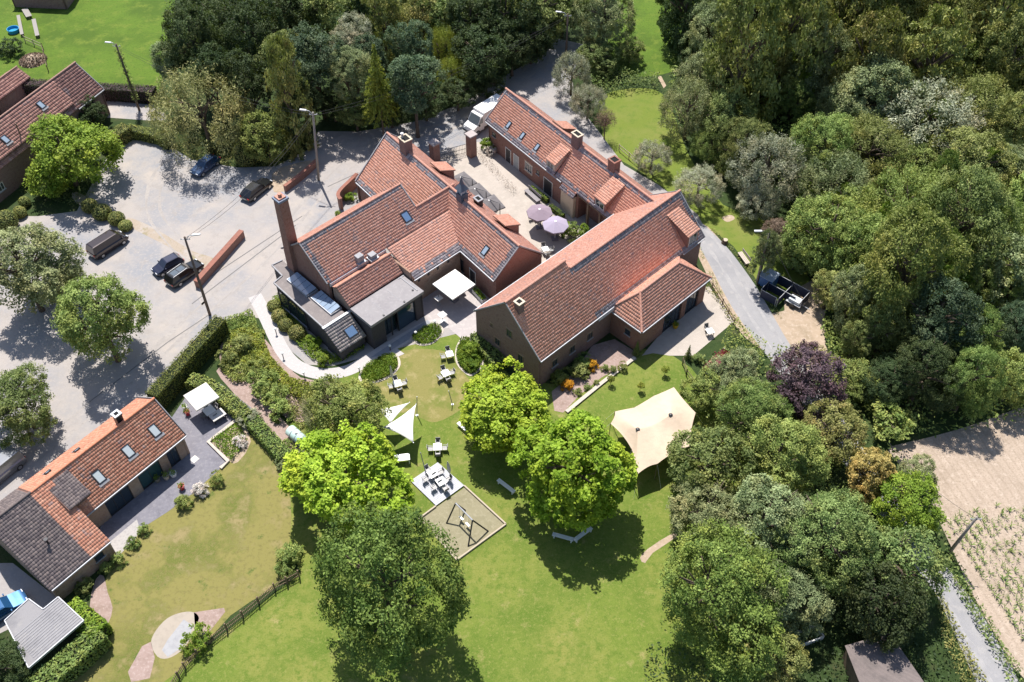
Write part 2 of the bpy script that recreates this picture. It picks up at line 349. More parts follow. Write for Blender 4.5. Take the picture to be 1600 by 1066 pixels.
sheet('ploughed_field', [(1388,706),(1412,693),(1450,684),(1520,664),(1620,630),(1720,620),(1720,1110),(1602,1062),(1560,1000),(1520,930),(1492,868),(1470,820),(1440,760)], .008, M_field, 3)
sheet('mulch_bed', [(866,642),(862,612),(900,580),(925,540),(960,530),(990,548),(995,562),(940,590),(905,618),(880,645)], .012, M_mulch)
sheet('mulch_path', [(338,580),(366,576),(400,610),(440,654),(470,690),(480,730),(462,735),(436,706),(400,655),(372,622)], .010, M_mulch, 3)
sheet('mulch_bed', [(352,525),(400,520),(440,560),(470,590),(520,600),(520,640),(470,660),(430,640),(380,590),(345,575)], .006, M_mulch, 3)
sheet('patio', [(258,668),(296,612),(345,600),(396,640),(375,654),(326,691),(357,721),(300,772),(262,800),(215,830),(170,868),(140,850)], .016, M_slate)
sheet('cobbled_strip', [(168,850),(214,812),(219,828),(212,842),(178,876),(176,860)], .020, M_cobble)
sheet('drive', [(-40,880),(20,880),(90,935),(60,960),(0,990),(-40,990)], .012, M_gravel)
sheet('stone_circle', [(236,1005),(244,985),(262,966),(285,957),(303,957),(311,966),(305,980),(300,995),(282,1018),(262,1029),(246,1026)], .012, surf('sandstone', (.38,.33,.275), [((.32,.28,.235),1.2,.45,.7)], bdist=.01), 3)
sheet('timber_pad', [(253,1016),(262,1000),(287,968),(302,978),(296,995),(280,1015),(262,1027)], .016, surf('weathered_deck', (.36,.36,.37), [((.29,.29,.31),2,.45,.7)], bdist=.01))
sheet('mulch_bed', [(303,957),(350,950),(352,956),(330,984),(318,1000),(305,985)], .012, M_mulch)
sheet('mulch_bed', [(200,1050),(222,1010),(236,1003),(242,1028),(234,1060),(205,1066)], .012, M_mulch)
sheet('mulch_bed', [(326,692),(372,658),(392,690),(372,722),(357,720)], .012, M_dirt, 2)
sheet('mulch_bed', [(150,905),(162,900),(168,925),(176,950),(170,972),(162,975),(140,950)], .010, M_mulch, 2)
sheet('dirt_patch', [(1225,470),(1265,440),(1290,440),(1292,480),(1280,512),(1260,530),(1235,505)], .010, M_dirt, 2)
sheet('worn_track', [(1000,872),(1012,858),(1050,834),(1056,840),(1020,864),(1008,880)], .010, M_dirt, 2)
sheet('pebble_path', [(1027,120),(1033,119),(1041,134),(1037,138)], .010, M_dirt)
sheet('bare_patch', [(1128,340),(1142,336),(1148,342),(1136,347)], .008, M_dirt, 3)
for pl in ([(200,340),(240,356),(300,392),(330,402),(352,420),(316,420),(280,395),(236,372),(205,355)], [(120,300),(185,335),(205,352),(190,356),(120,318)]):
    sheet('dry_strip', pl, .012, surf('dry_strip', (.37,.31,.25), [((.40,.36,.33),.5,.48,.62),((.24,.22,.12),.9,.55,.68),((.30,.25,.19),5,.5,.7)], bscale=12, bdist=.04), 3)
sheet('planting_bed', [(425,272),(452,258),(498,250),(470,280),(446,298),(428,300)], .012, M_dirt, 2)
# drain channels and the worn joint lines of the yard
for i, (a, b) in enumerate([((472,338),(330,432)), ((330,490),(262,535)), ((262,535),(140,628)), ((560,270),(512,292)), ((462,352),(300,475))]):
    p, q = P(*a), P(*b); d = (q-p).normalized(); nrm = Vector((-d.y,d.x,0))*.07
    wsheet('drain_channel', [p+nrm, p-nrm, q-nrm, q+nrm], .014, surf('drain_grey', (.16,.155,.155), bdist=0))
M_track = surf('wheel_track', (.36,.35,.35), [((.28,.275,.285),.8,.4,.6),((.31,.305,.315),4,.45,.65)], bscale=30, bdist=.01)
for off in (-.75,.75):
    cl = [P(x,y) for x,y in smooth([(1096,362),(1126,400),(1156,450),(1186,500),(1250,590),(1340,710),(1420,830),(1475,915),(1520,990),(1570,1080)],5,False)]; L_,R_ = [],[]
    for i,p in enumerate(cl):
        d = (cl[min(i+1,len(cl)-1)]-cl[max(i-1,0)]).normalized(); nr = Vector((-d.y,d.x,0)); w_ = .22+.10*math.sin(i*1.7)+.06*math.sin(i*.6+1); L_.append(p+nr*(off+w_)); R_.append(p+nr*(off-w_))
    wsheet('wheel_track', L_+R_[::-1], .018, M_track)
M_track2 = surf('yard_track', (.325,.300,.285), [((.375,.345,.325),.5,.42,.58),((.29,.27,.26),3,.5,.66)], bscale=20, bdist=.02)
for cl_ in ([(-40,790),(80,690),(200,592),(330,474),(420,392),(500,300),(590,225),(720,190),(830,110)],[(330,474),(290,400),(240,330),(260,260),(330,262)]):
    for off in (-.8,.8):
        cl = [P(x,y) for x,y in smooth(cl_,6,False)]; L_,R_ = [],[]
        for i,p in enumerate(cl):
            d = (cl[min(i+1,len(cl)-1)]-cl[max(i-1,0)]).normalized(); nr = Vector((-d.y,d.x,0)); w_ = .17+.07*math.sin(i*1.3+off)+.05*math.sin(i*.5); L_.append(p+nr*(off+w_)); R_.append(p+nr*(off-w_))
        wsheet('tyre_track', L_+R_[::-1], .0115 if off < 0 else .0125, M_track2)
# lawn beds: raised edging ring and planting
def ring(name, cx, cy, pts, mat, wd=.28, h=.05):
    W = poly(smooth(pts, 4)); n = len(W); c = sum((p for p in W), Vector())/n
    mb = MB(); ins = [c+(p-c)*(1-wd/max((p-c).length,.1)) for p in W]
    vs = [(p.x,p.y,.004) for p in W]+[(p.x,p.y,h) for p in W]+[(p.x,p.y,h) for p in ins]+[(p.x,p.y,.004) for p in ins]
    fs = []
    for i in range(n):
        j = (i+1) % n; fs += [(i,j,n+j,n+i),(n+i,n+j,2*n+j,2*n+i),(2*n+i,2*n+j,3*n+j,3*n+i)]
    o = mb.add(vs, fs).build(name, mat); o['kind'] = 'structure'; return o

# ================================================================ BUILDINGS
M_tile = attrmat('roof_tile')
M_ridge = surf('ridge_tile', (.50,.26,.195), [((.42,.21,.16),1.5,.45,.7), ((.55,.33,.27),5,.5,.7)], bdist=.01)
M_bargeboard = surf('grey_lead', (.30,.30,.32), [((.22,.22,.24),2,.5,.7)], bdist=.005, rough=.6)
M_brick = brickmat('red_brick', (.30,.115,.075), (.24,.085,.06), (.30,.25,.22), (.26,.15,.12))
M_brick_old = brickmat('old_brick', (.26,.125,.10), (.20,.10,.085), (.28,.24,.225), (.24,.165,.145))
M_brick_tan = brickmat('tan_brick', (.34,.20,.135), (.29,.165,.115), (.36,.31,.27), (.38,.30,.24))
M_brick_dark = brickmat('charcoal_brick', (.060,.055,.065), (.045,.042,.05), (.08,.075,.08), (.07,.06,.065))
M_glass = surf('window_glass', (.03,.045,.065), rough=.06, spec=.8, bdist=0)
M_glassblue = surf('roof_glass', (.12,.20,.34), rough=.05, spec=1.0, bdist=0)
M_frame_w = surf('white_paint', (.72,.71,.68), rough=.5, bdist=0)
M_frame_d = surf('dark_frame', (.045,.045,.05), rough=.45, bdist=0)
M_zinc = surf('zinc', (.42,.43,.46), [((.33,.34,.37),1.5,.45,.7)], rough=.5, metal=.3, bdist=.003)
M_flat = surf('roof_membrane', (.22,.195,.19), [((.175,.155,.155),.5,.45,.7), ((.27,.24,.23),1.8,.5,.7), ((.16,.145,.145),8,.6,.8)], bscale=15, bdist=.01)
M_flat2 = surf('concrete_roof', (.29,.275,.28), [((.25,.235,.245),.7,.45,.7), ((.34,.32,.325),3,.5,.7)], bscale=15, bdist=.008)
M_wood = surf('weathered_wood', (.22,.16,.11), [((.15,.11,.08),2,.45,.7)], bscale=12, bdist=.01)
M_metal_d = surf('dark_metal', (.05,.05,.055), rough=.45, metal=.5, bdist=0)
M_cream = surf('cream_render', (.62,.52,.40), [((.52,.43,.33),1,.45,.7)], bdist=.005)
M_lead = M_bargeboard

def bframe(name, label, cat, ox, oy, azd):
    return thing(name, label, cat, (ox, oy, 0), -math.radians(azd))
# local frame of a building: x = towards its front (r), y = along the ridge (a)
def slope_tiles(par, r0, z0, r1, z1, poly_ra, seed=1, ebands=('ridge','eave','v0','v1'), wear=.35, tint=(1,1,1), pal=RED, gp=GREY, tw=.235, tl=.30, bandw=.62, name='roof_tiles'):
    """roof plane through the eave line (r0,z0) and the ridge line (r1,z1); poly_ra = outline as (a, t) with t 0 at eave and 1 at ridge"""
    L = math.hypot(r1-r0, z1-z0); V = ((r1-r0)/L, 0, (z1-z0)/L); U = (0,1,0)
    pts2 = [(a, t*L) for a, t in poly_ra]
    a0, a1 = min(p[0] for p in pts2), max(p[0] for p in pts2); top = max(p[1] for p in pts2)
    ed = []
    if 'ridge' in ebands: ed.append(lambda u, v: v > top-bandw)
    if 'eave' in ebands: ed.append(lambda u, v: v < bandw*.9)
    if 'v0' in ebands: ed.append(lambda u, v: u < a0+bandw)
    if 'v1' in ebands: ed.append(lambda u, v: u > a1-bandw)
    o = tiles(name, (r0, 0, z0), U, V, pts2, par, M_tile, redtiles(ed, seed, wear, tint, pal, gp), tw, tl)
    # boarding below the tiles, closed at eave and verge
    n = Vector((-V[2], 0, V[0])); n = n if n.z > 0 else -n
    vs = []
    for off in (-.015, -.13):
        for a, t in poly_ra: vs.append((r0+(r1-r0)*t+n.x*off, a, z0+(z1-z0)*t+n.z*off))
    k = len(poly_ra); fs = [tuple(range(k)), tuple(range(k,2*k))[::-1]]+[(i,(i+1)%k,k+(i+1)%k,k+i) for i in range(k)]
    MB().add(vs, fs).build('roof_boarding', surf('roof_board', (.20,.12,.10), bdist=.005), par)
    return o
def ridge_caps(par, pts, rad=.15, step=.42, mat=None, name='ridge_tiles'):
    """half-round caps along a line of local points, one joined part"""
    mb = MB()
    for p, q in zip(pts[:-1], pts[1:]):
        p, q = Vector(p), Vector(q); L = (q-p).length; k = max(1, round(L/step)); d = (q-p)/k
        sd = d.cross(Vector((0,0,1))).normalized(); up = sd.cross(d).normalized()
        for i in range(k):
            a, b = p+d*i, p+d*(i+1.06); vs = []
            for e, rr in ((a, rad*1.06), (b, rad*.94)):
                for j in range(6):
                    t = math.pi*j/5; vs.append(e+sd*math.cos(t)*rr+up*(math.sin(t)*rr-.03))
            mb.add(vs, [(j,j+1,7+j,6+j) for j in range(5)]+[(0,1,2,3,4,5)])
    return stuff(mb.build(name, mat or M_ridge, par))
def gable_wall(mb, a, rs, mi=0, th=.3):
    """gable (r,z outline) at a, thickness th towards +a"""
    n = len(rs); vs = [(r,a,z) for r,z in rs]+[(r,a+th,z) for r,z in rs]
    mb.add(vs, [tuple(range(n)), tuple(range(n,2*n))[::-1]]+[(i,(i+1)%n,n+(i+1)%n,n+i) for i in range(n)], mi)
def wall_r(mb, r, a0, a1, z0, z1, th=.3, mi=0): mb.box(r-th, r, a0, a1, z0, z1, mi)
def opening(par, axis, at, c, z0, w, h, name='window', frame=None, glass=None, out=1, mull=1, lintel=None):
    """window or door on a wall facing +x (axis 'r') or -y/+y (axis 'a'); out = side it faces"""
    fm = frame or M_frame_w; f = .07; d = .05
    def bx(mb, u0, u1, za, zb, d0, d1):
        lo, hi = sorted((at+out*d0, at+out*d1))
        if axis == 'r': mb.box(lo, hi, u0, u1, za, zb)
        else: mb.box(u0, u1, lo, hi, za, zb)
    m = MB(); bx(m, c-w/2, c+w/2, z0, z0+f, .0, d); bx(m, c-w/2, c+w/2, z0+h-f, z0+h, .0, d)
    bx(m, c-w/2, c-w/2+f, z0+f, z0+h-f, .0, d); bx(m, c+w/2-f, c+w/2, z0+f, z0+h-f, .0, d)
    for k in range(mull):
        x = c-w/2+w*(k+1)/(mull+1); bx(m, x-.025, x+.025, z0+f, z0+h-f, .0, d-.005)
    o = m.build(name, fm, par)
    g = MB(); bx(g, c-w/2+f, c+w/2-f, z0+f, z0+h-f, .004, .018); g.build('pane', glass or M_glass, o)
    s = MB(); bx(s, c-w/2-.1, c+w/2+.1, z0-.09, z0-.003, .0, .13); s.build('sill', lintel or M_zinc, o)
    s = MB(); bx(s, c-w/2-.12, c+w/2+.12, z0+h+.003, z0+h+.16, .0, .03); s.build('lintel', lintel or M_brick_tan, o)
    return o
def door(par, axis, at, c, w, h, mat, out=1):
    def bx(mb, u0, u1, za, zb, d0, d1):
        lo, hi = sorted((at+out*d0, at+out*d1))
        if axis == 'r': mb.box(lo, hi, u0, u1, za, zb)
        else: mb.box(u0, u1, lo, hi, za, zb)
    m = MB(); bx(m, c-w/2, c+w/2, .03, h, 0, .05); o = m.build('door', mat, par)
    m = MB(); bx(m, c-w/2-.09, c-w/2-.002, .03, h, 0, .07); bx(m, c+w/2+.002, c+w/2+.09, .03, h, 0, .07); bx(m, c-w/2-.09, c+w/2+.09, h+.002, h+.1, 0, .07); m.build('door_frame', M_frame_w, o)
    m = MB(); bx(m, c+w/2-.16, c+w/2-.1, 1.0, 1.12, .05, .10); m.build('handle', M_zinc, o)
def skylight(par, plane, a, t, w=.75, l=1.1, glass=None):
    """roof window lying in a roof plane (r0,z0,r1,z1)"""
    r0,z0,r1,z1 = plane; L = math.hypot(r1-r0, z1-z0); V = Vector(((r1-r0)/L,0,(z1-z0)/L)); U = Vector((0,1,0)); n = Vector((-V.z,0,V.x)); n = n if n.z > 0 else -n
    c = Vector((r0+(r1-r0)*t, a, z0+(z1-z0)*t))
    def slab(mb, u0,u1,v0,v1,d0,d1):
        vs = [c+U*u+V*v+n*d for d in (d0,d1) for u,v in ((u0,v0),(u1,v0),(u1,v1),(u0,v1))]
        mb.add(vs, [(3,2,1,0),(4,5,6,7),(0,1,5,4),(1,2,6,5),(2,3,7,6),(3,0,4,7)])
    m = MB(); f = .09
    slab(m,-w/2,w/2,-l/2,-l/2+f,0,.15); slab(m,-w/2,w/2,l/2-f,l/2,0,.15); slab(m,-w/2,-w/2+f,-l/2+f,l/2-f,0,.15); slab(m,w/2-f,w/2,-l/2+f,l/2-f,0,.15)
    o = m.build('roof_window', M_metal_d, par)
    g = MB(); slab(g,-w/2+f,w/2-f,-l/2+f,l/2-f,.06,.11); g.build('pane', glass or surf('skylight_glass', (.30,.38,.47), rough=.05, spec=1.0, bdist=0), o)
    fl = MB(); slab(fl,-w/2-.12,w/2+.12,-l/2-.28,-l/2-.004,.07,.09); fl.build('flashing', M_lead, o)
    return o
def chimney(par, r, a, z0, z1, wr=.9, wa=.7, mat=None, capmat=None, pots=1, band=True):
    m = MB(); m.box(r-wr/2, r+wr/2, a-wa/2, a+wa/2, z0, z1-.25); m.box(r-wr/2-.06, r+wr/2+.06, a-wa/2-.06, a+wa/2+.06, z1-.25, z1-.12)
    o = m.build('chimney', mat or M_brick, par)
    k = MB(); b = .12   # open-topped cap
    k.box(r-wr/2-.08, r+wr/2+.08, a-wa/2-.08, a-wa/2+b, z1-.118, z1); k.box(r-wr/2-.08, r+wr/2+.08, a+wa/2-b, a+wa/2+.08, z1-.118, z1)
    k.box(r-wr/2-.08, r-wr/2+b, a-wa/2+b, a+wa/2-b, z1-.118, z1); k.box(r+wr/2-b, r+wr/2+.08, a-wa/2+b, a+wa/2-b, z1-.118, z1)
    k.build('chimney_cap', capmat or M_cream, o)
    f = MB(); f.box(r-wr/2+b, r+wr/2-b, a-wa/2+b, a+wa/2-b, z1-.119, z1-.08); f.build('flue', surf('soot', (.015,.015,.015), bdist=0), o)
    return o
def shed_dormer(par, a0, a1, rf, zf, rb, zb, plane, wallmat=None, seed=3, win=True, tint=(1.12,1.1,1.05), pal=RED, wear=.05):
    """flat-pitched dormer: front at rf (top zf), roof running back to (rb,zb) on the main plane"""
    r0,z0,r1,z1 = plane; zat = lambda r: z0+(z1-z0)*(r-r0)/(r1-r0)
    s = 1 if rf > rb else -1
    d = bpy.data.objects.new('dormer', None); C.objects.link(d); d.parent = par
    slope_tiles(d, rf+.18*s, zf-(zb-zf)/abs(rb-rf)*.18, rb, zb, [(a0-.12,0),(a1+.12,0),(a1+.12,1),(a0-.12,1)], seed, (), wear, tint, pal, name='dormer_tiles')
    m = MB()
    for a in (a0, a1-.18):
        vs = [(rf,a,zat(rf)-.1),(rf,a,zf-.12),(rb,a,zb-.12),(rf,a+.18,zat(rf)-.1),(rf,a+.18,zf-.12),(rb,a+.18,zb-.12)]
        m.add(vs, [(0,1,2),(5,4,3),(0,3,4,1),(1,4,5,2),(2,5,3,0)])
    lo, hi = sorted((rf, rf-.15*s)); m.box(lo, hi, a0+.18, a1-.18, zat(rf)-.1, zf-.13); m.build('dormer_cheeks', wallmat or M_brick, d)
    if win:
        h = zf-.25-zat(rf)-.05
        if h > .3: opening(d, 'r', rf, (a0+a1)/2, zat(rf)+.05, (a1-a0)-.5, h, 'dormer_window', M_frame_w, out=s, mull=1)
    return d
def gutter(par, r, a0, a1, z, s=1):
    m = MB(); m.tube([(r+.08*s,a0,z),(r+.08*s,a1,z)], .075, 6); return m.build('gutter', M_zinc, par)
def verge(par, a, pts, w=.1):
    m = MB()
    for p, q in zip(pts[:-1], pts[1:]): m.obox((p[0],a,p[1]+.03), (q[0],a,q[1]+.03), w, .16)
    return m.build('verge_board', M_lead, par)

# ---- barn (right of the yard)
B = bframe('barn', 'long red tiled brick barn with stepped ridge and hipped annexe on its garden side', 'barn', 2.89, 66.95, 45.65)
pw = (0,4.5,-5.15,9.35); te = 4.45/5.15; ze = 4.5+4.85*te
slope_tiles(B, *pw, [(0,0),(8.8,0),(8.8,1),(0,1)], 11, (), .15, (1.06,1.0,.96))
slope_tiles(B, *pw, [(8.8,0),(27,0),(27.2,te),(8.8,te)], 12, ('ridge','eave','v1'), .28, (1.05,1.0,.97), bandw=.75)
slope_tiles(B, -10,4.5,-5.15,9.35, [(0,0),(8.8,0),(8.8,1),(0,1)], 13, (), .3, (.80,.80,.82))  # rear slope tinted darker to offset the sun falling on it
slope_tiles(B, -10,4.5,-4.45,ze, [(8.8,0),(26.9,0),(27.2,1),(8.8,1)], 14, (), .3, (.80,.80,.82))  # same darker rear tint, countering full sun on this slope
ridge_caps(B, [(-5.15,-.05,9.42),(-5.15,8.85,9.42)]); ridge_caps(B, [(-4.45,8.85,ze+.07),(-4.45,27.2,ze+.07)])
m = MB()
m.box(-.55,-.25,.2,26.75,0,4.45); m.box(-9.75,-9.45,.2,26.75,0,4.45)
gable_wall(m, .06, [(-.25,0),(-.25,4.42),(-5.15,9.16),(-9.75,4.55),(-9.75,0)]); gable_wall(m, 26.6, [(-.3,0),(-.3,4.4),(-4.45,ze-.18),(-9.7,4.5),(-9.7,0)])
gable_wall(m, 8.62, [(-4.5,ze-.2),(-5.15,9.2),(-9.6,4.75)], 0, .14)
m.build('wall', M_brick_old, B)
verge(B, 0, [(0.02,4.5),(-5.15,9.35),(-10.02,4.5)]); verge(B, 27.05, [(0,4.5),(-4.45,ze),(-10,4.5)]); gutter(B, 0,0,11,4.42); gutter(B,0,23.1,26.8,4.42); gutter(B,-10,0,27,4.42,-1)
for a, c, z, ww, hh in ((.06,-6.4,1.9,.8,1.0),(.06,-4.6,4.6,.8,1.1),(.06,-2.9,1.9,.8,1.2),(.06,-7.3,4.1,.35,.5)):
    opening(B, 'a', a, c, z, ww, hh, 'window', M_wood, out=-1, mull=1, lintel=M_brick_tan)
for c in (2.5, 5.2, 8.0): opening(B, 'r', -.25, c, 1.6, .8, 1.0, 'window', M_wood, mull=1)
chimney(B, -4.15, 1.05, 7.6, 9.55, .75, .75, M_brick_old, M_cream)
shed_dormer(B, 23.9, 25.8, -.2, 6.5, -3.3, 7.7, pw, M_brick, 15, True)
# annexe
AR0, AR1, AA0, AA1 = -.75, 4.25, 11.1, 23.0; ez, rz_, rr, ra0, ra1 = 3.75, 6.0, 1.5, 13.7, 20.2
an = bpy.data.objects.new('annexe', None); C.objects.link(an); an.parent = B
t = lambda a: a
slope_tiles(an, AR1,ez,rr,rz_, [(AA0,0),(AA1,0),(ra1,1),(ra0,1)], 21, (), .25, (1.06,1.03,1))
slope_tiles(an, AR0,ez+.25,rr,rz_, [(AA0,0),(AA1,0),(ra1,1),(ra0,1)], 22, (), .1, (1.06,1.03,1))
def hip(par, e0, e1, top, seed):
    e0, e1, top = Vector(e0), Vector(e1), Vector(top); U = (e1-e0).normalized(); mid = e0+U*((top-e0).dot(U)); V = (top-mid); L = V.length; V.normalize()
    pts = [(0,0),((e1-e0).length,0),((top-e0).dot(U),L)]
    tiles('roof_tiles', e0, U, V, pts, par, M_tile, redtiles((), seed, .2, (1.06,1.03,1)))
    n = U.cross(V); n = n if n.z > 0 else -n
    vs = [p+n*o for o in (-.015,-.12) for p in (e0,e1,top)]
    MB().add(vs, [(0,1,2),(5,4,3),(0,3,4,1),(1,4,5,2),(2,5,3,0)]).build('roof_boarding', MATS['roof_board'], par)
hip(an, (AR0,AA0,ez+.1), (AR1,AA0,ez), (rr,ra0,rz_), 23); hip(an, (AR1,AA1,ez), (AR0,AA1,ez+.1), (rr,ra1,rz_), 24)
ridge_caps(an, [(rr,ra0,rz_+.06),(rr,ra1,rz_+.06)], .14)
for e, tp in (((AR1,AA0,ez),(rr,ra0,rz_)), ((AR0+.3,AA0,ez+.2),(rr,ra0,rz_)), ((AR1,AA1,ez),(rr,ra1,rz_)), ((AR0+.3,AA1,ez+.2),(rr,ra1,rz_))):
    ridge_caps(an, [(e[0],e[1],e[2]+.05),(tp[0],tp[1],tp[2]+.05)], .13, name='hip_tiles')
m = MB(); r1 = AR1-.3; a0, a1 = AA0+.3, AA1-.3
m.box(-.24,r1,a0,a0+.3,0,ez-.05); m.box(-.24,r1,a1-.3,a1,0,ez-.05)
for x0, x1 in ((a0+.3,a0+4.0),(a0+7.1,a0+7.9),(a0+10.1,a1-.3)): m.box(r1-.3,r1,x0,x1,0,ez-.05)
m.box(r1-.299,r1-.001,a0+4.0,a0+7.1,2.75,ez-.06); m.box(r1-.299,r1-.001,a0+7.9,a0+10.1,2.75,ez-.06)
m.build('wall', M_brick, an)
for x0, x1, nm in ((a0+4.02,a0+7.08,3),(a0+7.92,a0+10.08,2)):
    opening(an, 'r', r1-.2, (x0+x1)/2, .05, x1-x0, 2.6, 'glazed_doors', M_frame_d, mull=nm, lintel=M_metal_d)
opening(an, 'a', a0, 2.2, 1.6, .7, .8, 'window', M_frame_d, out=-1, mull=0)
gutter(an, AR1, AA0, AA1, ez-.05); MB().tube([(AR0,AA0-.08,ez+.05),(AR1,AA0-.08,ez-.05)], .07, 6).build('gutter', M_zinc, an)
MB().obox((-.15,8.9,4.2), (-.15,11.3,4.2), .5, .55).build('flashing', surf('pale_lead', (.55,.56,.60), bdist=0, rough=.5), B)

# ---- north range (across the courtyard)
R = bframe('farm_range', 'narrow red tiled brick range with two chimneys and small roof windows across the courtyard', 'house', -3.27, 108.81, 142.68)
pr = (0,4,-3.65,7.25)
slope_tiles(R, *pr, [(-.35,0),(13.75,0),(13.75,1),(-.75,1)], 31, ('ridge','eave'), .18, (1.05,1.02,.98), bandw=.75)
slope_tiles(R, -.15,3.87,-3.65,7.25, [(13.78,0),(15.6,0),(18.1,0),(25.5,0),(28,1),(13.78,1)], 32, ('ridge','eave'), .18, (1.05,1.02,.98), bandw=.75)
slope_tiles(R, .45,3.3,-.2,3.92, [(15.5,0),(18.1,0),(18.1,1),(15.5,1)], 33, ('eave',), .1)
slope_tiles(R, -7.3,4,-3.65,7.25, [(-.35,0),(24.5,0),(28,1),(-.75,1)], 34, (), .25, (.80,.78,.80))  # rear tiles darkened in colour to hold down their sunlit brightness
ridge_caps(R, [(-3.65,-.75,7.32),(-3.65,28,7.32)])
m = MB(); m.box(-.55,-.25,0,15.6,0,3.95); m.box(-.55,-.25,15.602,18.1,0,3.2); m.box(-1.9,-1.6,18.1,25,0,4.3); m.box(-7.05,-6.75,0,24.5,0,3.95)
gable_wall(m, -.02, [(-.25,0),(-.25,3.9),(-3.65,7.05),(-7.05,3.9),(-7.05,0)])
m.box(-1.6,-.26,18.1,18.4,0,3.9)
m.build('wall', M_brick, R)
MB().box(-.24,.2,15.62,18.0,0,3.2).build('bay', M_cream, R)
for a in (20.2, 22.4): MB().box(-.45,-.2,a-.14,a+.14,0,3.75).build('porch_post', M_wood, R)
MB().box(-.5,-.15,18.45,25.2,3.6,3.78).build('porch_beam', M_wood, R)
verge(R, -.4, [(0,4.02),(-3.65,7.25),(-7.3,4.02)]); gutter(R,0,-.3,15.4,3.93)
door(R,'r',-.25,4.3,1.0,2.1,M_frame_d); door(R,'r',-.25,6.0,1.0,2.1,surf('pale_door',(.42,.45,.45),bdist=0)); door(R,'r',-.25,12.6,1.6,2.3,M_frame_d)
opening(R,'r',-.25,8.6,1.1,1.5,1.3,'window',M_frame_w,mull=2,lintel=M_cream); opening(R,'r',-.25,1.2,2.3,.7,.6,'window',M_frame_d,mull=0)
opening(R,'r',-.25,10.5,1.9,.5,.6,'window',M_frame_d,mull=0)
for a in (3.3,6.2,9.2): skylight(R, pr, a, .30, .62, 1.0)
chimney(R,-3.5,13.9,6.4,8.75,.8,1.2,M_brick_old,M_cream); chimney(R,-3.9,20.3,6.4,8.6,1.0,1.1,M_brick,M_brick)
shed_dormer(R,12.0,13.7,-.3,5.5,-2.6,6.7,pr,M_cream,35); shed_dormer(R,21.2,23.2,-.3,5.6,-3.0,7.0,pr,M_brick,36)
shed_dormer(R,7.6,9.4,-7.0,5.4,-4.9,6.4,(-7.3,4,-3.65,7.25),M_brick,37,False,(.85,.82,.8))  # rear dormer: tint lowered to tone down its sunlit tiles

# ---- manor: east wing
E_ = bframe('manor_house', 'large L-shaped red tiled farmhouse with slate cupola and tall brick stack', 'house', -1.99, 79.23, 141.7)
pe = (0,4,-3.55,7.2)
slope_tiles(E_, *pe, [(-14,0),(0,0),(0,1),(-14,1)], 41, ('v1','eave','ridge'), .22, (1,1,1), bandw=.6)
slope_tiles(E_, 2.35,3.3,-3.55,7.2, [(-25.0,0),(-13.0,0),(-13.0,1),(-26.3,1)], 42, ('ridge','eave'), .28, (1.03,1.0,.97), bandw=.7)
slope_tiles(E_, -7.1,4,-3.55,7.2, [(-26,0),(0,0),(0,1),(-26.3,1)], 43, (), .25, (.80,.78,.80))  # sunlit back slope: brightness taken out by a darker tile tint
ridge_caps(E_, [(-3.55,-26.3,7.28),(-3.55,.05,7.28)], .16)
m = MB(); m.box(-.55,-.25,-12,-.2,0,3.95); m.box(1.75,2.05,-24.9,-13.2,0,3.25); m.box(-6.85,-6.55,-25.4,-.2,0,3.95)
gable_wall(m, -.3, [(-.25,0),(-.25,3.9),(-3.55,7.0),(-6.85,3.9),(-6.85,0)]); gable_wall(m, -25.7, [(2.0,0),(2.0,3.3),(-3.55,7.0),(-6.85,3.9),(-6.85,0)])
m.build('wall', M_brick, E_)
verge(E_, .02, [(0,4),(-3.55,7.2),(-7.1,4)]); gutter(E_,0,-12,0,3.93); gutter(E_,2.35,-25,-20,3.24)
m = MB()
m.obox((2.40,-25.05,3.38), (-3.5,-26.35,7.25), .12, .16); m.obox((-7.1,-26.05,4.03), (-3.6,-26.35,7.25), .12, .16); m.build('verge_board', M_lead, E_)
for c, z in ((-2.2,1.3),(-3.7,1.3),(-5.2,1.3)): opening(E_,'a',0,c,z,.8,.7,'window',M_frame_d,out=1,mull=0)
opening(E_,'r',-.25,-7.6,.4,2.8,1.9,'window',M_frame_d,mull=3); door(E_,'r',-.25,-4.4,1.0,2.1,M_frame_d)
chimney(E_,-3.5,-22.0,6.3,9.0,1.05,1.3,M_brick_old,M_cream); MB().tube([(-3.3,-22.3,8.9),(-3.3,-22.3,9.5)],.14,8).tube([(-3.3,-22.3,9.5),(-3.3,-22.3,9.6)],.22,8).build('chimney_pot', M_zinc, E_)
skylight(E_, pe, -3.4, .40, .75, 1.15)
shed_dormer(E_,-18.9,-17.0,-6.95,5.6,-4.9,6.5,(-7.1,4,-3.55,7.2),M_brick,44,False,(.85,.82,.8)); shed_dormer(E_,-6.4,-4.3,-6.95,5.6,-4.9,6.5,(-7.1,4,-3.55,7.2),M_brick,45,False,(.85,.82,.8))  # back dormers: tile tint dimmed against direct sun
chimney(E_,-5.4,-10.0,5.4,6.5,.7,.9,M_metal_d,M_bargeboard); 
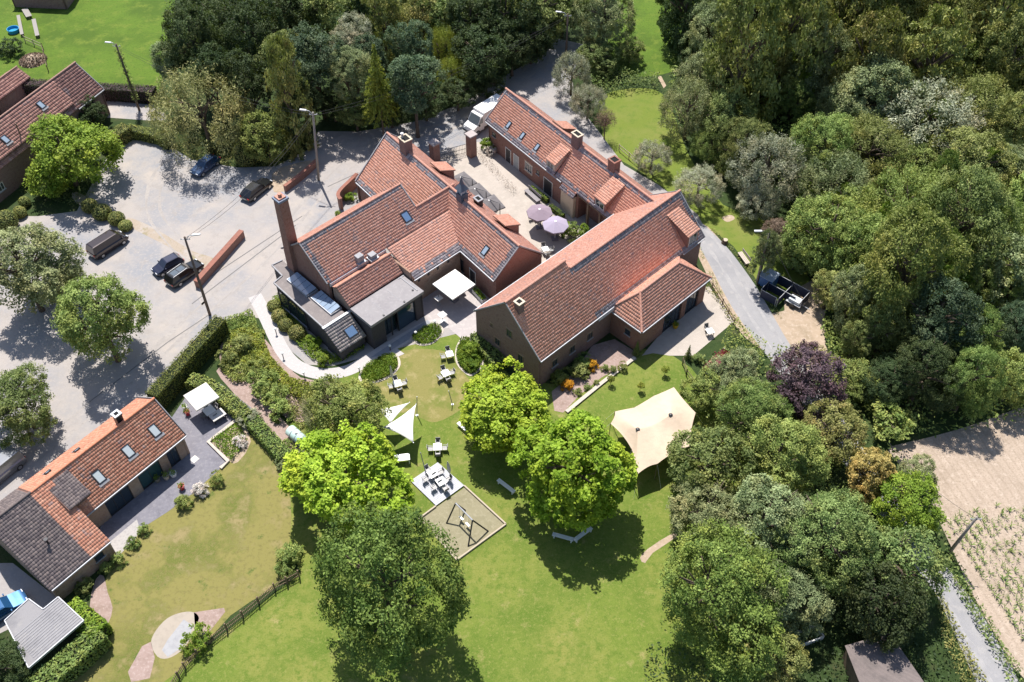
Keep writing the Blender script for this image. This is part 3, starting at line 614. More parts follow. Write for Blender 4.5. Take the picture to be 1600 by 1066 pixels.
# cupola
cu = bpy.data.objects.new('cupola', None); C.objects.link(cu); cu.parent = E_; cu.location = (-3.55,-10.6,0)
M_slateblue = surf('slate_blue', (.10,.125,.165), [((.07,.09,.12),3,.45,.7)], rough=.45, bdist=.01)
MB().box(-.5,.5,-.5,.5,6.6,7.9).build('cupola_base', M_slateblue, cu)
m = MB()
for x in (-.42,.3):
    for y in (-.42,.3): m.box(x,x+.12,y,y+.12,7.9,8.5)
m.box(-.3,.3,-.3,.3,7.9,8.5); m.build('belfry', surf('pale_louvre',(.45,.50,.55),bdist=0), cu)
m = MB(); m.add([(-.62,-.62,8.5),(.62,-.62,8.5),(.62,.62,8.5),(-.62,.62,8.5),(-.2,-.2,9.2),(.2,-.2,9.2),(.2,.2,9.2),(-.2,.2,9.2),(0,0,10.3)], [(3,2,1,0),(0,1,5,4),(1,2,6,5),(2,3,7,6),(3,0,4,7),(4,5,8),(5,6,8),(6,7,8),(7,4,8)]); m.build('spire', M_slateblue, cu)
# manor: west wing (same house, parts laid out in its own frame)
Wg = bpy.data.objects.new('west_wing', None); C.objects.link(Wg)
Wg.parent = E_
Wm = Matrix.Translation((-11.12,79.13,0)) @ Matrix.Rotation(-math.radians(45.6), 4, 'Z')
Em = Matrix.Translation((-1.99,79.23,0)) @ Matrix.Rotation(-math.radians(141.7), 4, 'Z')
Wg.matrix_local = Em.inverted() @ Wm
RW, ZW = -8.9, 9.0; kr, kz = -4.6, 5.8
LOW = 7.1; lr = RW+(ZW-LOW)/((ZW-kz)/(kr-RW)); tl_ = (LOW-kz)/(ZW-kz)
slope_tiles(Wg, kr,kz,RW,ZW, [(-7.9,0),(13.5,0),(13.5,tl_),(6.3,tl_),(6.3,1),(-7.9,1)], 51, ('v0','ridge'), .42, (.97,.97,.97), bandw=.6)
slope_tiles(Wg, 0,4.0,kr,kz, [(.4,0),(7.6,0),(12.5,1),(.4,1)], 52, ('eave',), .2, (1.03,1.05,1.06), bandw=.9)
slope_tiles(Wg, -13.2,5.4,RW,ZW, [(-7.9,0),(4.5,0),(6.3,1),(-7.9,1)], 53, (), .3, (.78,.76,.76))  # back slope of the wing: darker tint evens out sun against the front
ridge_caps(Wg, [(RW,-7.95,ZW+.05),(RW,6.35,ZW+.05)], .13, mat=M_cream if False else M_ridge); ridge_caps(Wg, [(lr,6.3,LOW+.08),(lr,12.2,LOW+.08)], .16)
m = MB()
gable_wall(m, 6.05, [(lr,LOW-.1),(RW,ZW-.15),(-12.9,5.3)], 0, .2)
m.box(-13.0,-12.7,-7.4,4.2,0,5.3); m.box(-.55,-.25,.3,7.4,0,3.95); m.box(-4.9,-.4,.12,.35,0,5.0)
m.build('wall', M_brick_tan, Wg)
m = MB(); gable_wall(m, -7.75, [(-4.7,0),(-4.7,5.6),(RW,ZW-.15),(-13.0,5.3),(-13.0,0)]); m.build('gable_wall', M_brick, Wg)
verge(Wg, -7.92, [(kr,kz),(RW,ZW),(-13.2,5.4)]); m = MB(); m.obox((RW+.05,6.32,ZW+.02),(lr,6.32,LOW+.05),.1,.14); m.build('verge_board', M_lead, Wg)
gutter(Wg,0,.3,7.5,3.93)
for c in (1.2,2.6,4.0,5.6): MB().box(-.26,-.235,c-.16,c+.16,3.0,3.4).build('vent', M_frame_d, Wg)
skylight(Wg, (kr,kz,RW,ZW), 4.6, .34, 1.0, 1.25, M_glassblue)
def stack(par, r, a, z1, w0, w1):
    m = MB(); h0, h1 = w0/2, w1/2
    vs = [(r+x*h0,a+y*h0,0) for x,y in ((-1,-1),(1,-1),(1,1),(-1,1))]+[(r+x*h1,a+y*h1,z1-.35) for x,y in ((-1,-1),(1,-1),(1,1),(-1,1))]
    m.add(vs, [(3,2,1,0),(4,5,6,7),(0,1,5,4),(1,2,6,5),(2,3,7,6),(3,0,4,7)]); o = m.build('tall_chimney_stack', M_brick, par)
    k = MB(); k.box(r-h1-.1,r+h1+.1,a-h1-.1,a+h1+.1,z1-.348,z1-.1); k.build('stack_collar', surf('blue_collar',(.20,.23,.30),bdist=0), o)
    k = MB(); k.box(r-h1+.1,r+h1-.1,a-h1+.1,a+h1-.1,z1-.098,z1+.05); k.tube([(r,a,z1+.05),(r,a,z1+.4)],.22,8); k.build('pot', M_ridge, o)
stack(Wg, -11.4, -7.6, 13.8, 1.35, 1.1)
# low tiled roof in front of the wing
sr, sz = -3.6, 5.75
slope_tiles(Wg, -1.5,4.25,sr,sz, [(-7.5,0),(.1,0),(.1,1),(-7.5,1)], 54, (), .35, (.80,.78,.80))
slope_tiles(Wg, -4.5,5.25,sr,sz, [(-7.5,0),(.1,0),(.1,1),(-7.5,1)], 55, (), .1, (.9,.85,.8))
ridge_caps(Wg, [(sr,-7.55,sz+.05),(sr,.15,sz+.05)], .13); m = MB(); gable_wall(m, -7.4, [(-1.7,3.2),(-1.7,4.1),(sr,sz-.15),(-4.5,5.1),(-4.5,3.2)], 0, .2); m.build('wall', M_brick_tan, Wg); m = MB(); gable_wall(m, -.15, [(-1.7,3.2),(-1.7,4.1),(sr,sz-.15),(-4.5,5.1),(-4.5,3.2)], 0, .2); m.build('wall', M_brick_tan, Wg)
m = MB(); m.box(-4.78,-4.5,-7.6,.2,5.2,5.72); m.build('valley_flashing', surf('pale_lead',(.6,.6,.6)), Wg)
for a, r, h in ((-3.2,-4.9,1.5),(-1.8,-4.4,.9)):
    MB().box(r-.35,r+.35,a-.4,a+.4,5.2,5.9+h*.6).build('roof_vent', M_bargeboard, Wg); MB().box(r-.55,r+.55,a-.55,a+.55,5.75,5.98).build('flashing', M_zinc, Wg)

# ---- modern extension: charcoal brick, flat roofs
X_ = bframe('modern_extension', 'charcoal brick flat-roofed extension with glass roof lights and blue glazed garden front', 'building', -11.12, 79.13, 45.6)
fz = 3.45
def slab_poly(name, pts, z0, z1, mat, par): return MB().prism([(r,a) for a, r in pts], z0, z1).build(name, mat, par)
fl = [(-9.35,-13.55),(-8.0,-13.4),(-8.0,-1.65),(-11.05,-1.65),(-10.85,-11.05),(-9.5,-11.3)]
slab_poly('flat_roof', fl, fz-.25, fz, M_flat, X_)
m = MB()   # roof rim
for (p, q) in zip(fl, fl[1:]+fl[:1]):
    if p[0] == -8.0 and q[0] == -8.0: continue
    m.obox((p[1],p[0],fz+.03), (q[1],q[0],fz+.03), .14, .16)
m.build('roof_rim', M_lead, X_)
inn = [(-9.25,-13.4),(-8.0,-13.3),(-8.0,-1.7),(-10.9,-1.7),(-10.7,-10.95),(-9.4,-11.2)]
slab_poly('wall', inn, 0, fz-.26, M_brick_dark, X_)
M_fglass = surf('facade_glass', (.02,.035,.045), rough=.05, spec=1.0, bdist=0)
for y0 in (-10.2,-8.6,-7.0): MB().box(y0,y0+1.5,-10.93,-10.86,.6,2.9).build('window', M_fglass, X_)
for k in range(4): MB().box(-10.24+1.6*k,-10.18+1.6*k,-10.98,-10.88,.5,3.0).build('mullion', M_frame_d, X_)
MB().box(-10.3,-5.4,-11.0,-10.85,.35,.49).build('sill', M_zinc, X_)
# glass roof lights: each pane a piece
M_rl = surf('rooflight_glass', (.28,.36,.47), rough=.06, spec=1.0, bdist=0)
def rooflight(r0, r1, a0, a1, n):
    o = bpy.data.objects.new('roof_light', None); C.objects.link(o); o.parent = X_
    m = MB(); m.box(r0-.08,r1+.08,a0-.08,a1+.08,fz,fz+.22); m.build('kerb', M_zinc, o)
    for k in range(n):
        y0 = r0+(r1-r0)*k/n; y1 = r0+(r1-r0)*(k+1)/n
        MB().add([(y0+.03,a0,fz+.26),(y1-.03,a0,fz+.26),(y1-.03,a1,fz+.46),(y0+.03,a1,fz+.46),(y0+.03,a0,fz+.225),(y1-.03,a0,fz+.225),(y1-.03,a1,fz+.225),(y0+.03,a1,fz+.225)],
                 [(0,1,2,3),(7,6,5,4),(4,5,1,0),(5,6,2,1),(6,7,3,2),(7,4,0,3)]).build('pane', M_rl, o)
        MB().box(y1-.025,y1+.025,a0,a1,fz+.225,fz+.27).build('glazing_bar', M_metal_d, o)
rooflight(-10.3,-6.7,-9.5,-8.15,4); rooflight(-6.1,-2.6,-9.3,-8.0,5)
# tile-hung sloping end
TS = np.array([(.44,.38,.34),(.36,.31,.29),(.50,.43,.38),(.31,.27,.26)])
def tsl(t, a): return (1.05-2.65*t, a, 1.7+1.75*t)
tiles('slope_tiles', (1.05,-11.15,1.75), (0,1,0), (-2.65,0,1.75), [(0,0),(3.55,0),(3.55,3.16),(0,3.16)], X_, M_tile, redtiles((), 61, .5, (1,1,1.04), TS), .235, .34, lift=.03)
MB().add([tsl(0,-11.15),tsl(0,-7.6),tsl(1,-7.6),tsl(1,-11.15)]+[(x,y,z-.16) for x,y,z in (tsl(0,-11.15),tsl(0,-7.6),tsl(1,-7.6),tsl(1,-11.15))], [(0,1,2,3),(7,6,5,4),(0,4,5,1),(1,5,6,2),(2,6,7,3),(3,7,4,0)]).build('sloping_roof', M_brick_dark, X_)
MB().add([(.8,-11.0,0),(.8,-7.7,0),(.8,-7.7,1.65),(.8,-11.0,1.65),(-1.72,-11.0,0),(-1.72,-7.7,0),(-1.72,-7.7,3.3),(-1.72,-11.0,3.3)], [(0,1,2,3),(1,5,6,2),(0,3,7,4),(2,6,7,3)]).build('sloping_wall', M_brick_dark, X_)
MB().obox((-1.62,-11.2,3.52), (-1.62,-7.5,3.52), .3, .12).build('coping', M_zinc, X_)
def lightq(d): return [Vector(tsl(t,a))+Vector((.55,0,.835))*d for t,a in ((.22,-9.45),(.22,-8.15),(.60,-8.15),(.60,-9.45))]
q1, q0 = lightq(.16), lightq(.02)
MB().add(q1+q0, [(0,1,2,3),(4,5,1,0),(5,6,2,1),(6,7,3,2),(7,4,0,3)]).build('roof_window', M_metal_d, X_)
q2 = [q1[0].lerp(q1[2],.08),q1[1].lerp(q1[3],.08),q1[2].lerp(q1[0],.08),q1[3].lerp(q1[1],.08)]; MB().add([v+Vector((.55,0,.835))*.012 for v in q2],[(0,1,2,3)]).build('pane', M_glassblue, X_)
# garden room box
bz = 4.1
MB().box(-1.45,2.15,-7.55,-.1,bz-.38,bz).build('flat_roof', M_flat2, X_)
MB().box(-1.35,-1.2,-.9,.0,bz,bz+.05).box(-1.2,1.6,-.62,-.5,bz,bz+.06).build('roof_trim', M_lead, X_)
for y in (-5.2,-2.9): MB().box(-1.35,2.1,y-.02,y+.02,bz,bz+.012).build('roof_seam', M_lead, X_)
for r, a in ((1.9,-5.6),(1.9,-2.7),(1.2,-.9)): MB().lathe([(0.12,0),(0.12,.1),(0,.1)],8,(r,a,bz)).build('roof_outlet', M_metal_d, X_)
m = MB(); m.box(-1.4,1.9,-7.4,-7.1,0,bz-.385); m.box(1.6,1.9,-7.1,-5.6,0,bz-.386); m.box(1.6,1.9,-1.3,-.25,0,bz-.386); m.box(-1.4,1.9,-.5,-.2,0,bz-.387); m.box(1.6,1.9,-5.6,-1.3,bz-.9,bz-.388); m.build('wall', M_brick_dark, X_)
M_bg = surf('blue_glass', (.02,.05,.085), rough=.04, spec=1.0, bdist=0)
for y0, y1 in ((-3.6,-1.32),):
    MB().box(1.66,1.70,y0,y1,.1,bz-.92).build('window', M_bg, X_)
MB().box(1.2,1.24,-5.58,-3.7,.05,bz-.92).build('sliding_door', M_fglass, X_)
for y in (-4.6,-3.66): MB().box(1.62,1.74,y-.04,y+.04,.05,bz-.91).build('mullion', M_frame_d, X_)

# ---- left house
H_ = bframe('garden_house', 'red and brown tiled house with three roof windows beside the yellow lawn', 'house', -32.04, 58.63, 38.12)
ph = (0,3.0,-3.8,5.75); RED2 = np.array([(.63,.305,.205),(.59,.27,.18),(.66,.345,.24),(.54,.25,.17)]); BRN = np.array([(.17,.14,.14),(.20,.165,.16),(.14,.115,.118),(.235,.19,.18)])
slope_tiles(H_, *ph, [(-11.8,0),(.1,0),(.1,1),(-11.8,1)], 71, (), .18, (1,1,1), RED2)
slope_tiles(H_, -7.6,3.0,-3.8,5.75, [(-13.7,0),(.1,0),(.1,1),(-13.7,1)], 72, (), .05, (1.05,1.02,1.0), RED2)
pc = (3.65,2.55,-3.8,5.78)
slope_tiles(H_, *pc, [(-13.75,0),(-11.75,0),(-11.75,1),(-13.75,1)], 73, (), .12, (1,1,1), RED2)
slope_tiles(H_, *pc, [(-18.0,0),(-13.78,0),(-13.78,1),(-18.0,1)], 74, (), .0, (1,1,1), BRN); slope_tiles(H_, -7.6,3.0,-3.8,5.78, [(-18.0,0),(-13.75,0),(-13.75,1),(-18.0,1)], 75, (), .0, (1,1,1), BRN)
ridge_caps(H_, [(-3.8,-13.7,5.83),(-3.8,.15,5.83)], .14, mat=surf('orange_ridge',(.62,.25,.15),[((.52,.2,.12),2,.5,.7)],bdist=.005)); ridge_caps(H_, [(-3.8,-18.0,5.86),(-3.8,-13.7,5.86)], .13, mat=surf('brown_ridge',(.16,.13,.125),bdist=.005))
m = MB(); m.box(-7.4,-7.1,-17.8,-.2,0,2.95); gable_wall(m,-.4,[(-.25,0),(-.25,2.9),(-3.8,5.6),(-7.35,2.9),(-7.35,0)]); gable_wall(m,-17.9,[(3.4,0),(3.4,2.5),(-3.8,5.6),(-7.35,2.9),(-7.35,0)])
gable_wall(m,-12.05,[(3.4,0),(3.4,2.5),(-.3,4.1),(-.3,0)],0,.25); m.box(3.1,3.4,-17.6,-12.0,0,2.45)
for a0, a1 in ((-11.8,-9.6),(-6.9,-5.8),(-3.3,-2.4),(-1.2,-.3)): m.box(-.55,-.25,a0,a1,0,2.9)
m.box(-.549,-.251,-9.6,-.4,2.35,2.9); m.build('wall', M_brick_tan, H_)
for a0, a1, nm in ((-9.58,-6.92,2),(-5.78,-3.32,1),(-2.38,-1.22,1)): opening(H_,'r',-.42,(a0+a1)/2,.05,a1-a0,2.28,'patio_doors',M_frame_d,glass=surf('teal_glass',(.03,.075,.08),rough=.05,spec=1,bdist=0) if a0==-5.78 else None,mull=nm,lintel=M_metal_d)
opening(H_,'r',3.4,-13.2,1.1,.9,.8,'window',M_frame_d,mull=0); opening(H_,'a',-.1,-3.8,1.1,1.2,1.2,'window',M_frame_d,out=1,mull=1)
gutter(H_,0,-11.7,.1,2.93); gutter(H_,3.65,-18,-11.8,2.48); verge(H_,.14,[(0,3),(-3.8,5.75),(-7.6,3)],.08)
for a, t in ((-1.9,.48),(-5.0,.48),(-8.5,.44)): skylight(H_, ph, a, t, .85, 1.25, surf('bright_skylight',(.45,.50,.52),rough=.08,spec=1,bdist=0))
for a in (-8.0,-11.2): skylight(H_, (-7.6,3.0,-3.8,5.75), a, .55, .6, .6)
chimney(H_,-4.4,-3.6,5.0,6.7,.65,.65,M_metal_d,M_zinc)
shed_dormer(H_,-12.4,-10.3,-.5,4.75,-3.6,5.6,pc,M_frame_d,76,True,(1,1,1),BRN,0)
MB().tube([(.6,-15.6,4.0),(.6,-15.6,4.7)],.09,8).tube([(.6,-15.6,4.7),(.6,-15.6,4.78)],.2,8).build('flue_pipe', M_metal_d, H_)

# ---- farmhouse at the top left
F_ = bframe('old_farmhouse', 'long weathered pinkish tiled farmhouse half hidden by a walnut tree', 'house', -55.54, 116.33, 24.9)
PINK = np.array([(.46,.255,.21),(.41,.225,.19),(.50,.29,.24),(.36,.20,.175)]); pf = (0,4,-3.7,7.1)
slope_tiles(F_, *pf, [(-40,0),(0,0),(0,1),(-40,1)], 81, (), .35, (.85,.85,.88), PINK, tw=.3, tl=.38); slope_tiles(F_, -7.4,4,-3.7,7.1, [(-40,0),(0,0),(0,1),(-40,1)], 82, (), .2, (.9,.85,.85), PINK, tw=.3, tl=.38)
slope_tiles(F_, -.35,4.75,-3.3,6.95, [(-40,0),(-5.0,0),(-4.6,1),(-40,1)], 83, (), .1, (1.15,1.12,1.1), PINK, tw=.3, tl=.38)
ridge_caps(F_, [(-3.7,-40,7.18),(-3.7,.1,7.18)], .15, mat=surf('old_ridge',(.36,.22,.18),bdist=.01))
m = MB(); m.box(-.55,-.25,-40,-.2,0,3.95); m.box(-.85,-.56,-40,-5.1,3.5,4.8); m.box(-7.15,-6.85,-40,-.2,0,3.95); gable_wall(m,-.4,[(-.25,0),(-.25,3.9),(-3.7,6.9),(-7.15,3.9),(-7.15,0)]); m.build('wall', M_brick_old, F_)
verge(F_,.03,[(0,4),(-3.7,7.1),(-7.4,4)]); gutter(F_,0,-5,0,3.93)
for a, t in ((-8.6,.62),(-15.8,.42)): skylight(F_, (-.35,4.85,-3.3,7.05), a, t, .8, 1.1)
opening(F_,'r',-.25,-2.5,1.2,.9,1.1,'window',M_frame_w,mull=1); opening(F_,'r',-.25,-20,1.2,.9,1.1,'window',M_frame_w,mull=1)
MB().tube([(-1.2,-13.8,4.4),(-1.2,-13.8,7.0)],.08,8).build('flue_pipe', M_wood, F_)
# small outbuilding behind it and the shed in the corner
def small_shed(name, label, ox, oy, azd, L, Wd, ze, zr, pal, seed, tint=(1,1,1)):
    s = bframe(name, label, 'shed', ox, oy, azd)
    slope_tiles(s, 0,ze,-Wd/2,zr, [(0,0),(L,0),(L,1),(0,1)], seed, (), .2, tint, pal, tw=.3, tl=.4); slope_tiles(s, -Wd,ze,-Wd/2,zr, [(0,0),(L,0),(L,1),(0,1)], seed+1, (), .2, tint, pal, tw=.3, tl=.4)
    m = MB(); m.box(-.45,-.2,.2,L-.2,0,ze-.06); m.box(-Wd+.2,-Wd+.45,.2,L-.2,0,ze-.06)
    for a in (.2,L-.45): gable_wall(m,a,[(-.2,0),(-.2,ze-.06),(-Wd/2,zr-.15),(-Wd+.2,ze-.06),(-Wd+.2,0)],0,.25)
    m.build('wall', M_brick_old, s); ridge_caps(s, [(-Wd/2,0,zr+.05),(-Wd/2,L,zr+.05)], .12, mat=MATS['old_ridge']); return s
p = P(20,12); small_shed('field_barn','red roofed barn at the very top left corner of the meadow',p.x,p.y,95,9,6,2.6,4.6,PINK,85)
p = P(2,183); small_shed('lean_shed','low reddish shed just behind the old farmhouse ridge',p.x,p.y,24,7,4,2.2,3.4,PINK,87)
# carport (flat roof) bottom left
cp = thing('carport', 'pale grey flat-roofed carport with a notched corner below the brown roof', 'carport', P(70,985,0))
o0 = P(70,985,0); q = [P(x,y,2.6)-o0 for x,y in ((91.3,933),(131,970),(45,1044),(7.5,970),(45,936),(67.5,952.5))]
MB().prism([(v.x,v.y) for v in q], 2.45, 2.6).build('flat_roof', surf('carport_deck',(.27,.262,.27),[((.21,.205,.215),.5,.45,.65),((.33,.315,.305),1.5,.55,.75),((.17,.165,.175),6,.6,.8)],bscale=14,bdist=.01), cp)
m = MB()
for a, b in zip(q, q[1:]+q[:1]): m.obox((a.x,a.y,2.56),(b.x,b.y,2.56),.08,.24)
m.build('fascia', M_zinc, cp)
for v in q[:4]:
    d = Vector((-v.x,-v.y,0)).normalized()*.25; MB().box(v.x+d.x-.06,v.x+d.x+.06,v.y+d.y-.06,v.y+d.y+.06,0,2.45).build('post', M_metal_d, cp)
d1 = (q[1]-q[0]); d2 = (q[2]-q[1])
for k in range(1,14):
    a = q[0]+d1*k/14; b = a+d2*.86; MB().obox((a.x,a.y,2.615),(b.x,b.y,2.615),.06,.04).build('roof_seam', M_lead, cp)
# garden shed bottom right with corrugated roof
sh = thing('garden_shed', 'dark corrugated-roof shed in tree shade at the bottom right', 'shed', P(1385,1045,0)); o0 = P(1385,1045,0)
A, Bq, Cq, Dq = (P(x,y,z)-o0 for x,y,z in ((1320,1009,2.3),(1390,989,2.3),(1450,1075,3.0),(1352,1090,3.0)))
nA = 46; m = MB(); vs = []
for i in range(nA*2+1):
    t = i/(nA*2); dz = .035 if i % 2 else 0
    a = A+(Dq-A)*t; b = Bq+(Cq-Bq)*t; vs += [(a.x,a.y,a.z+dz),(b.x,b.y,b.z+dz)]
m.add(vs, [(2*i,2*i+1,2*i+3,2*i+2) for i in range(nA*2)]); m.build('corrugated_roof', surf('fibre_cement',(.22,.185,.175),[((.15,.13,.125),.8,.45,.7)],bdist=.01), sh)
MB().prism([(v.x*.93,v.y*.93) for v in (A,Bq,Cq,Dq)], 0, 2.2).build('wall', M_wood, sh)

# ================================================================ TREES, SHRUBS, HEDGES
LM = {}
def LMk(k, dark, light, trans=.35, hue=.04): LM[k] = leafmat('leaves_'+k, dark, light, trans, hue)
LMk('dark', (0.024, 0.048, 0.016), (0.095, 0.135, 0.052), .2); LMk('forest', (0.072, 0.12, 0.03), (0.345, 0.425, 0.145), .25)
LMk('mid', (0.105, 0.172, 0.038), (0.425, 0.52, 0.155), .3); LMk('olive', (0.135, 0.165, 0.042), (0.46, 0.485, 0.17), .28)
LMk('bright', (0.11, 0.205, 0.022), (0.35, 0.49, 0.07), .35, .02); LMk('lime', (0.19, 0.31, 0.02), (0.52, 0.68, 0.075), .38, .02)
LMk('silver', (0.22, 0.25, 0.15), (0.58, 0.6, 0.43), .2, .02); LMk('greygreen', (0.12, 0.16, 0.066), (0.45, 0.51, 0.25), .25)
LMk('blue', (0.036, 0.078, 0.04), (0.165, 0.23, 0.125), .2); LMk('purple', (0.05, 0.03, 0.042), (0.16, 0.11, 0.132), .15, .02)
LMk('gold', (0.26, 0.23, 0.065), (0.68, 0.56, 0.19), .25, .02); LMk('yellowgreen', (.160,.205,.026), (.430,.490,.090), .3, .02)
LMk('lawnleaf', (0.12, 0.175, 0.021), (0.175, 0.22, 0.036), .2, .0); LMk('dryleaf', (0.185, 0.175, 0.048), (0.255, 0.225, 0.075), .2, .0); LMk('palewillow', (.180,.195,.070), (.520,.520,.235), .25, .0); LMk('oak', (0.066, 0.12, 0.022), (0.29, 0.385, 0.09), .25, .02); LMk('brown', (0.132,0.093,0.070), (0.295,0.209,0.163), .1, .02); LMk('white', (0.550,0.500,0.450), (0.800,0.760,0.700), .1, .01)
LMk('orange', (0.550,0.260,0.020), (0.800,0.450,0.030), .2, .02); LMk('pink', (0.450,0.100,0.120), (0.650,0.250,0.300), .1, .02); LMk('hedge_y', (0.12, 0.165, 0.028), (0.34, 0.38, 0.095), .25, .02)
M_bark = surf('bark', (.13,.10,.075), [((.08,.06,.045),3,.45,.7)], bscale=12, bdist=.03); M_bark_l = surf('pale_bark', (.25,.22,.18), [((.15,.13,.10),3,.45,.7)], bscale=12, bdist=.02)
def puffs(cent, outw, k, spread, size, flat=.7, nup=.6, nrand=.55, sh_j=.16, sh_c=.24, droop=0):
    """k leaves round each clump centre"""
    n = len(cent); Pn = np.repeat(cent, k, 0); O = np.repeat(outw, k, 0)
    g = RNG.normal(size=(n*k,3)); g /= np.linalg.norm(g, axis=1, keepdims=True); g *= (RNG.random((n*k,1))**.5)
    g[:,2] *= flat; Pn = Pn+g*np.repeat(spread, k)[:,None]
    if droop: Pn[:,2] -= RNG.random(n*k)**1.5*droop
    Nn = O*.55+np.array((0,0,nup))+RNG.normal(size=(n*k,3))*nrand
    cs = np.repeat(RNG.normal(0, sh_c, n), k)
    sh = .5+cs+RNG.normal(0, sh_j, n*k)
    return Pn, Nn, np.full(n*k, size)*RNG.uniform(.6,1.3,n*k), sh
def crown(kind, seed):
    global RNG
    RNG = np.random.default_rng(seed)
    if kind in ('broad','fine','chestnut','hero','shrub'):
        nl, lr, nc, k, sp, sz, asp = {'broad':(13,.44,210,62,.135,.060,.6), 'fine':(15,.42,380,64,.105,.046,.5), 'chestnut':(20,.33,420,52,.095,.055,.7), 'hero':(17,.40,520,58,.088,.036,.55), 'shrub':(6,.55,55,44,.22,.13,.6)}[kind]
        d = rdir(nl, -.75); L = d*RNG.uniform(.45,.66,(nl,1)); L[:,2] *= .95; R = RNG.uniform(.75,1.2,nl)*lr
        L = np.vstack([L, [(0,0,.35)], [(0,0,-.1)]]); R = np.r_[R, .5, .55]
        cent, out = [], []
        while len(cent) < nc:
            i = RNG.integers(len(L)); v = rdir(1, -.9)[0]; p = L[i]+v*R[i]*RNG.uniform(.86,1.04)
            dd = np.linalg.norm(L-p, axis=1)/R; dd[i] = 9
            if dd.min() < .80: continue
            if p[2] < -.75 and RNG.random() < .7: continue
            nn = np.linalg.norm(p)
            if nn > 1.02: p *= 1.02/nn
            cent.append(p); out.append(v*.6+p*.4)
        cent, out = np.array(cent), np.array(out)
        a = puffs(cent, out, k, RNG.uniform(.7,1.35,nc)*sp, sz, droop=.05)
        ni = nc//4; ci = rdir(ni)*RNG.uniform(.2,.62,(ni,1)); b = puffs(ci, ci, k//2, np.full(ni, sp*1.5), sz*1.15)
        Pn, Nn, S_, sh = (np.concatenate([x,y]) for x, y in zip(a, b)); asp_ = asp; tip = None
    elif kind == 'willow':      # feathery upright sprays
        nc = 260; d = rdir(nc, -.55); rr = RNG.uniform(.45,1,(nc,1))**.5; cent = d*rr*np.array((.95,.95,.95))
        Pn, Nn, S_, sh = puffs(cent, d, 62, RNG.uniform(.09,.17,nc), .060, flat=1.3, nrand=1.0)
        asp_ = .28; tip = d.repeat(62,0)+np.array((0,0,.5))+RNG.normal(size=(nc*62,3))*.5
    elif kind == 'weeping':
        nc = 230; d = rdir(nc, -.35); rr = RNG.uniform(.6,1,(nc,1))**.5; cent = d*rr; cent[:,2] = cent[:,2]*.85+.12
        Pn, Nn, S_, sh = puffs(cent, d, 66, RNG.uniform(.07,.14,nc), .060, flat=2.2, nrand=.9, droop=.35, nup=.3)
        asp_ = .25; tip = np.array((0,0,-1.))+RNG.normal(size=(nc*66,3))*.35
    elif kind == 'poplar':
        nc = 200; z = RNG.uniform(-.95,1,nc); rad = .30+.70*np.sqrt(np.clip(1-((z+.35)/1.36)**2,0,1)); th = RNG.uniform(0,6.283,nc); q = RNG.uniform(.35,1,nc)**.6*rad
        cent = np.c_[np.cos(th)*q, np.sin(th)*q, z]; out = np.c_[np.cos(th), np.sin(th), np.full(nc,.3)]
        Pn, Nn, S_, sh = puffs(cent, out, 56, RNG.uniform(.12,.24,nc), .085, flat=.5, nrand=.9); asp_ = .5; tip = None
        Pn[:,2] = np.clip(Pn[:,2], -1, 1.02)
    elif kind == 'conifer':
        cc, oo, tt = [], [], []
        for lv in range(22):
            t = lv/21; z = -1+2*t; R0 = (1-t)**.85*.98+.03; nb = int(9*(1-t)+4)
            for b in range(nb):
                th = 6.283*(b+RNG.random())/nb
                for q in np.arange(.25,1.02,.13/max(R0,.2)):
                    rr_ = R0*q; cc.append((math.cos(th)*rr_, math.sin(th)*rr_, z+.10*(1-q)-.10*q*q+.03*RNG.normal())); oo.append((math.cos(th),math.sin(th),.25))
        cent, out = np.array(cc), np.array(oo); k = 12
        Pn, Nn, S_, sh = puffs(cent, out, k, np.full(len(cent),.085), .085, flat=.45, nup=.9, nrand=.5); asp_ = .45; tip = np.repeat(out,k,0)+np.array((0,0,-.5))
    elif kind == 'twigs':       # pollard with bare shoots
        n = 2600; d = rdir(n,-.1); q = RNG.random((n,1))**.6; Pn = d*q; Nn = RNG.normal(size=(n,3)); S_ = np.full(n,.16); sh = RNG.random(n); asp_ = .12; tip = d
    sh = sh+.12*np.clip(Pn[:,2],-1,1)*0
    return leaf_mesh('crown_'+kind, Pn, Nn, S_, sh, LM['mid'], asp_, tipdir=tip)
CROWN = {}
for k, n in (('broad',4),('fine',3),('chestnut',2),('hero',2),('shrub',3),('willow',2),('weeping',1),('poplar',2),('conifer',2),('twigs',1)):
    CROWN[k] = [crown(k, 100+17*i+len(k)) for i in range(n)]
RNG = np.random.default_rng(77)
def trunk_mesh(seed, conifer=False):
    r = random.Random(seed); m = MB()
    m.tube([(0,0,-.03),(.005,0,.12),(.0,.01,.35),(.01,0,.6)]+([(0,0,1.0)] if conifer else [(.02,.01,.78)]), [.075,.058,.048,.036]+([.006] if conifer else [.022]), 8)
    if not conifer:
        for i in range(7):
            th = i*.9+r.random()*.6; z0 = r.uniform(.3,.58); q = r.uniform(.45,.72); z1 = min(.88, z0+r.uniform(.16,.30))
            mid = (math.cos(th)*q*.45, math.sin(th)*q*.45, (z0+z1)/2+.02)
            e = (math.cos(th)*q, math.sin(th)*q, z1); m.tube([(0,0,z0),mid,e], [.030,.020,.007], 6)
            for s in (-.5,.5):
                e2 = (mid[0]+math.cos(th+s)*q*.45, mid[1]+math.sin(th+s)*q*.45, z1+.03); m.tube([mid,e2], [.013,.004], 5)
    o = m.build('trunk', M_bark, smooth_=True); me = o.data; bpy.data.objects.remove(o); return me
TRUNK = [trunk_mesh(i) for i in range(3)]; TRUNK_C = trunk_mesh(9, True)
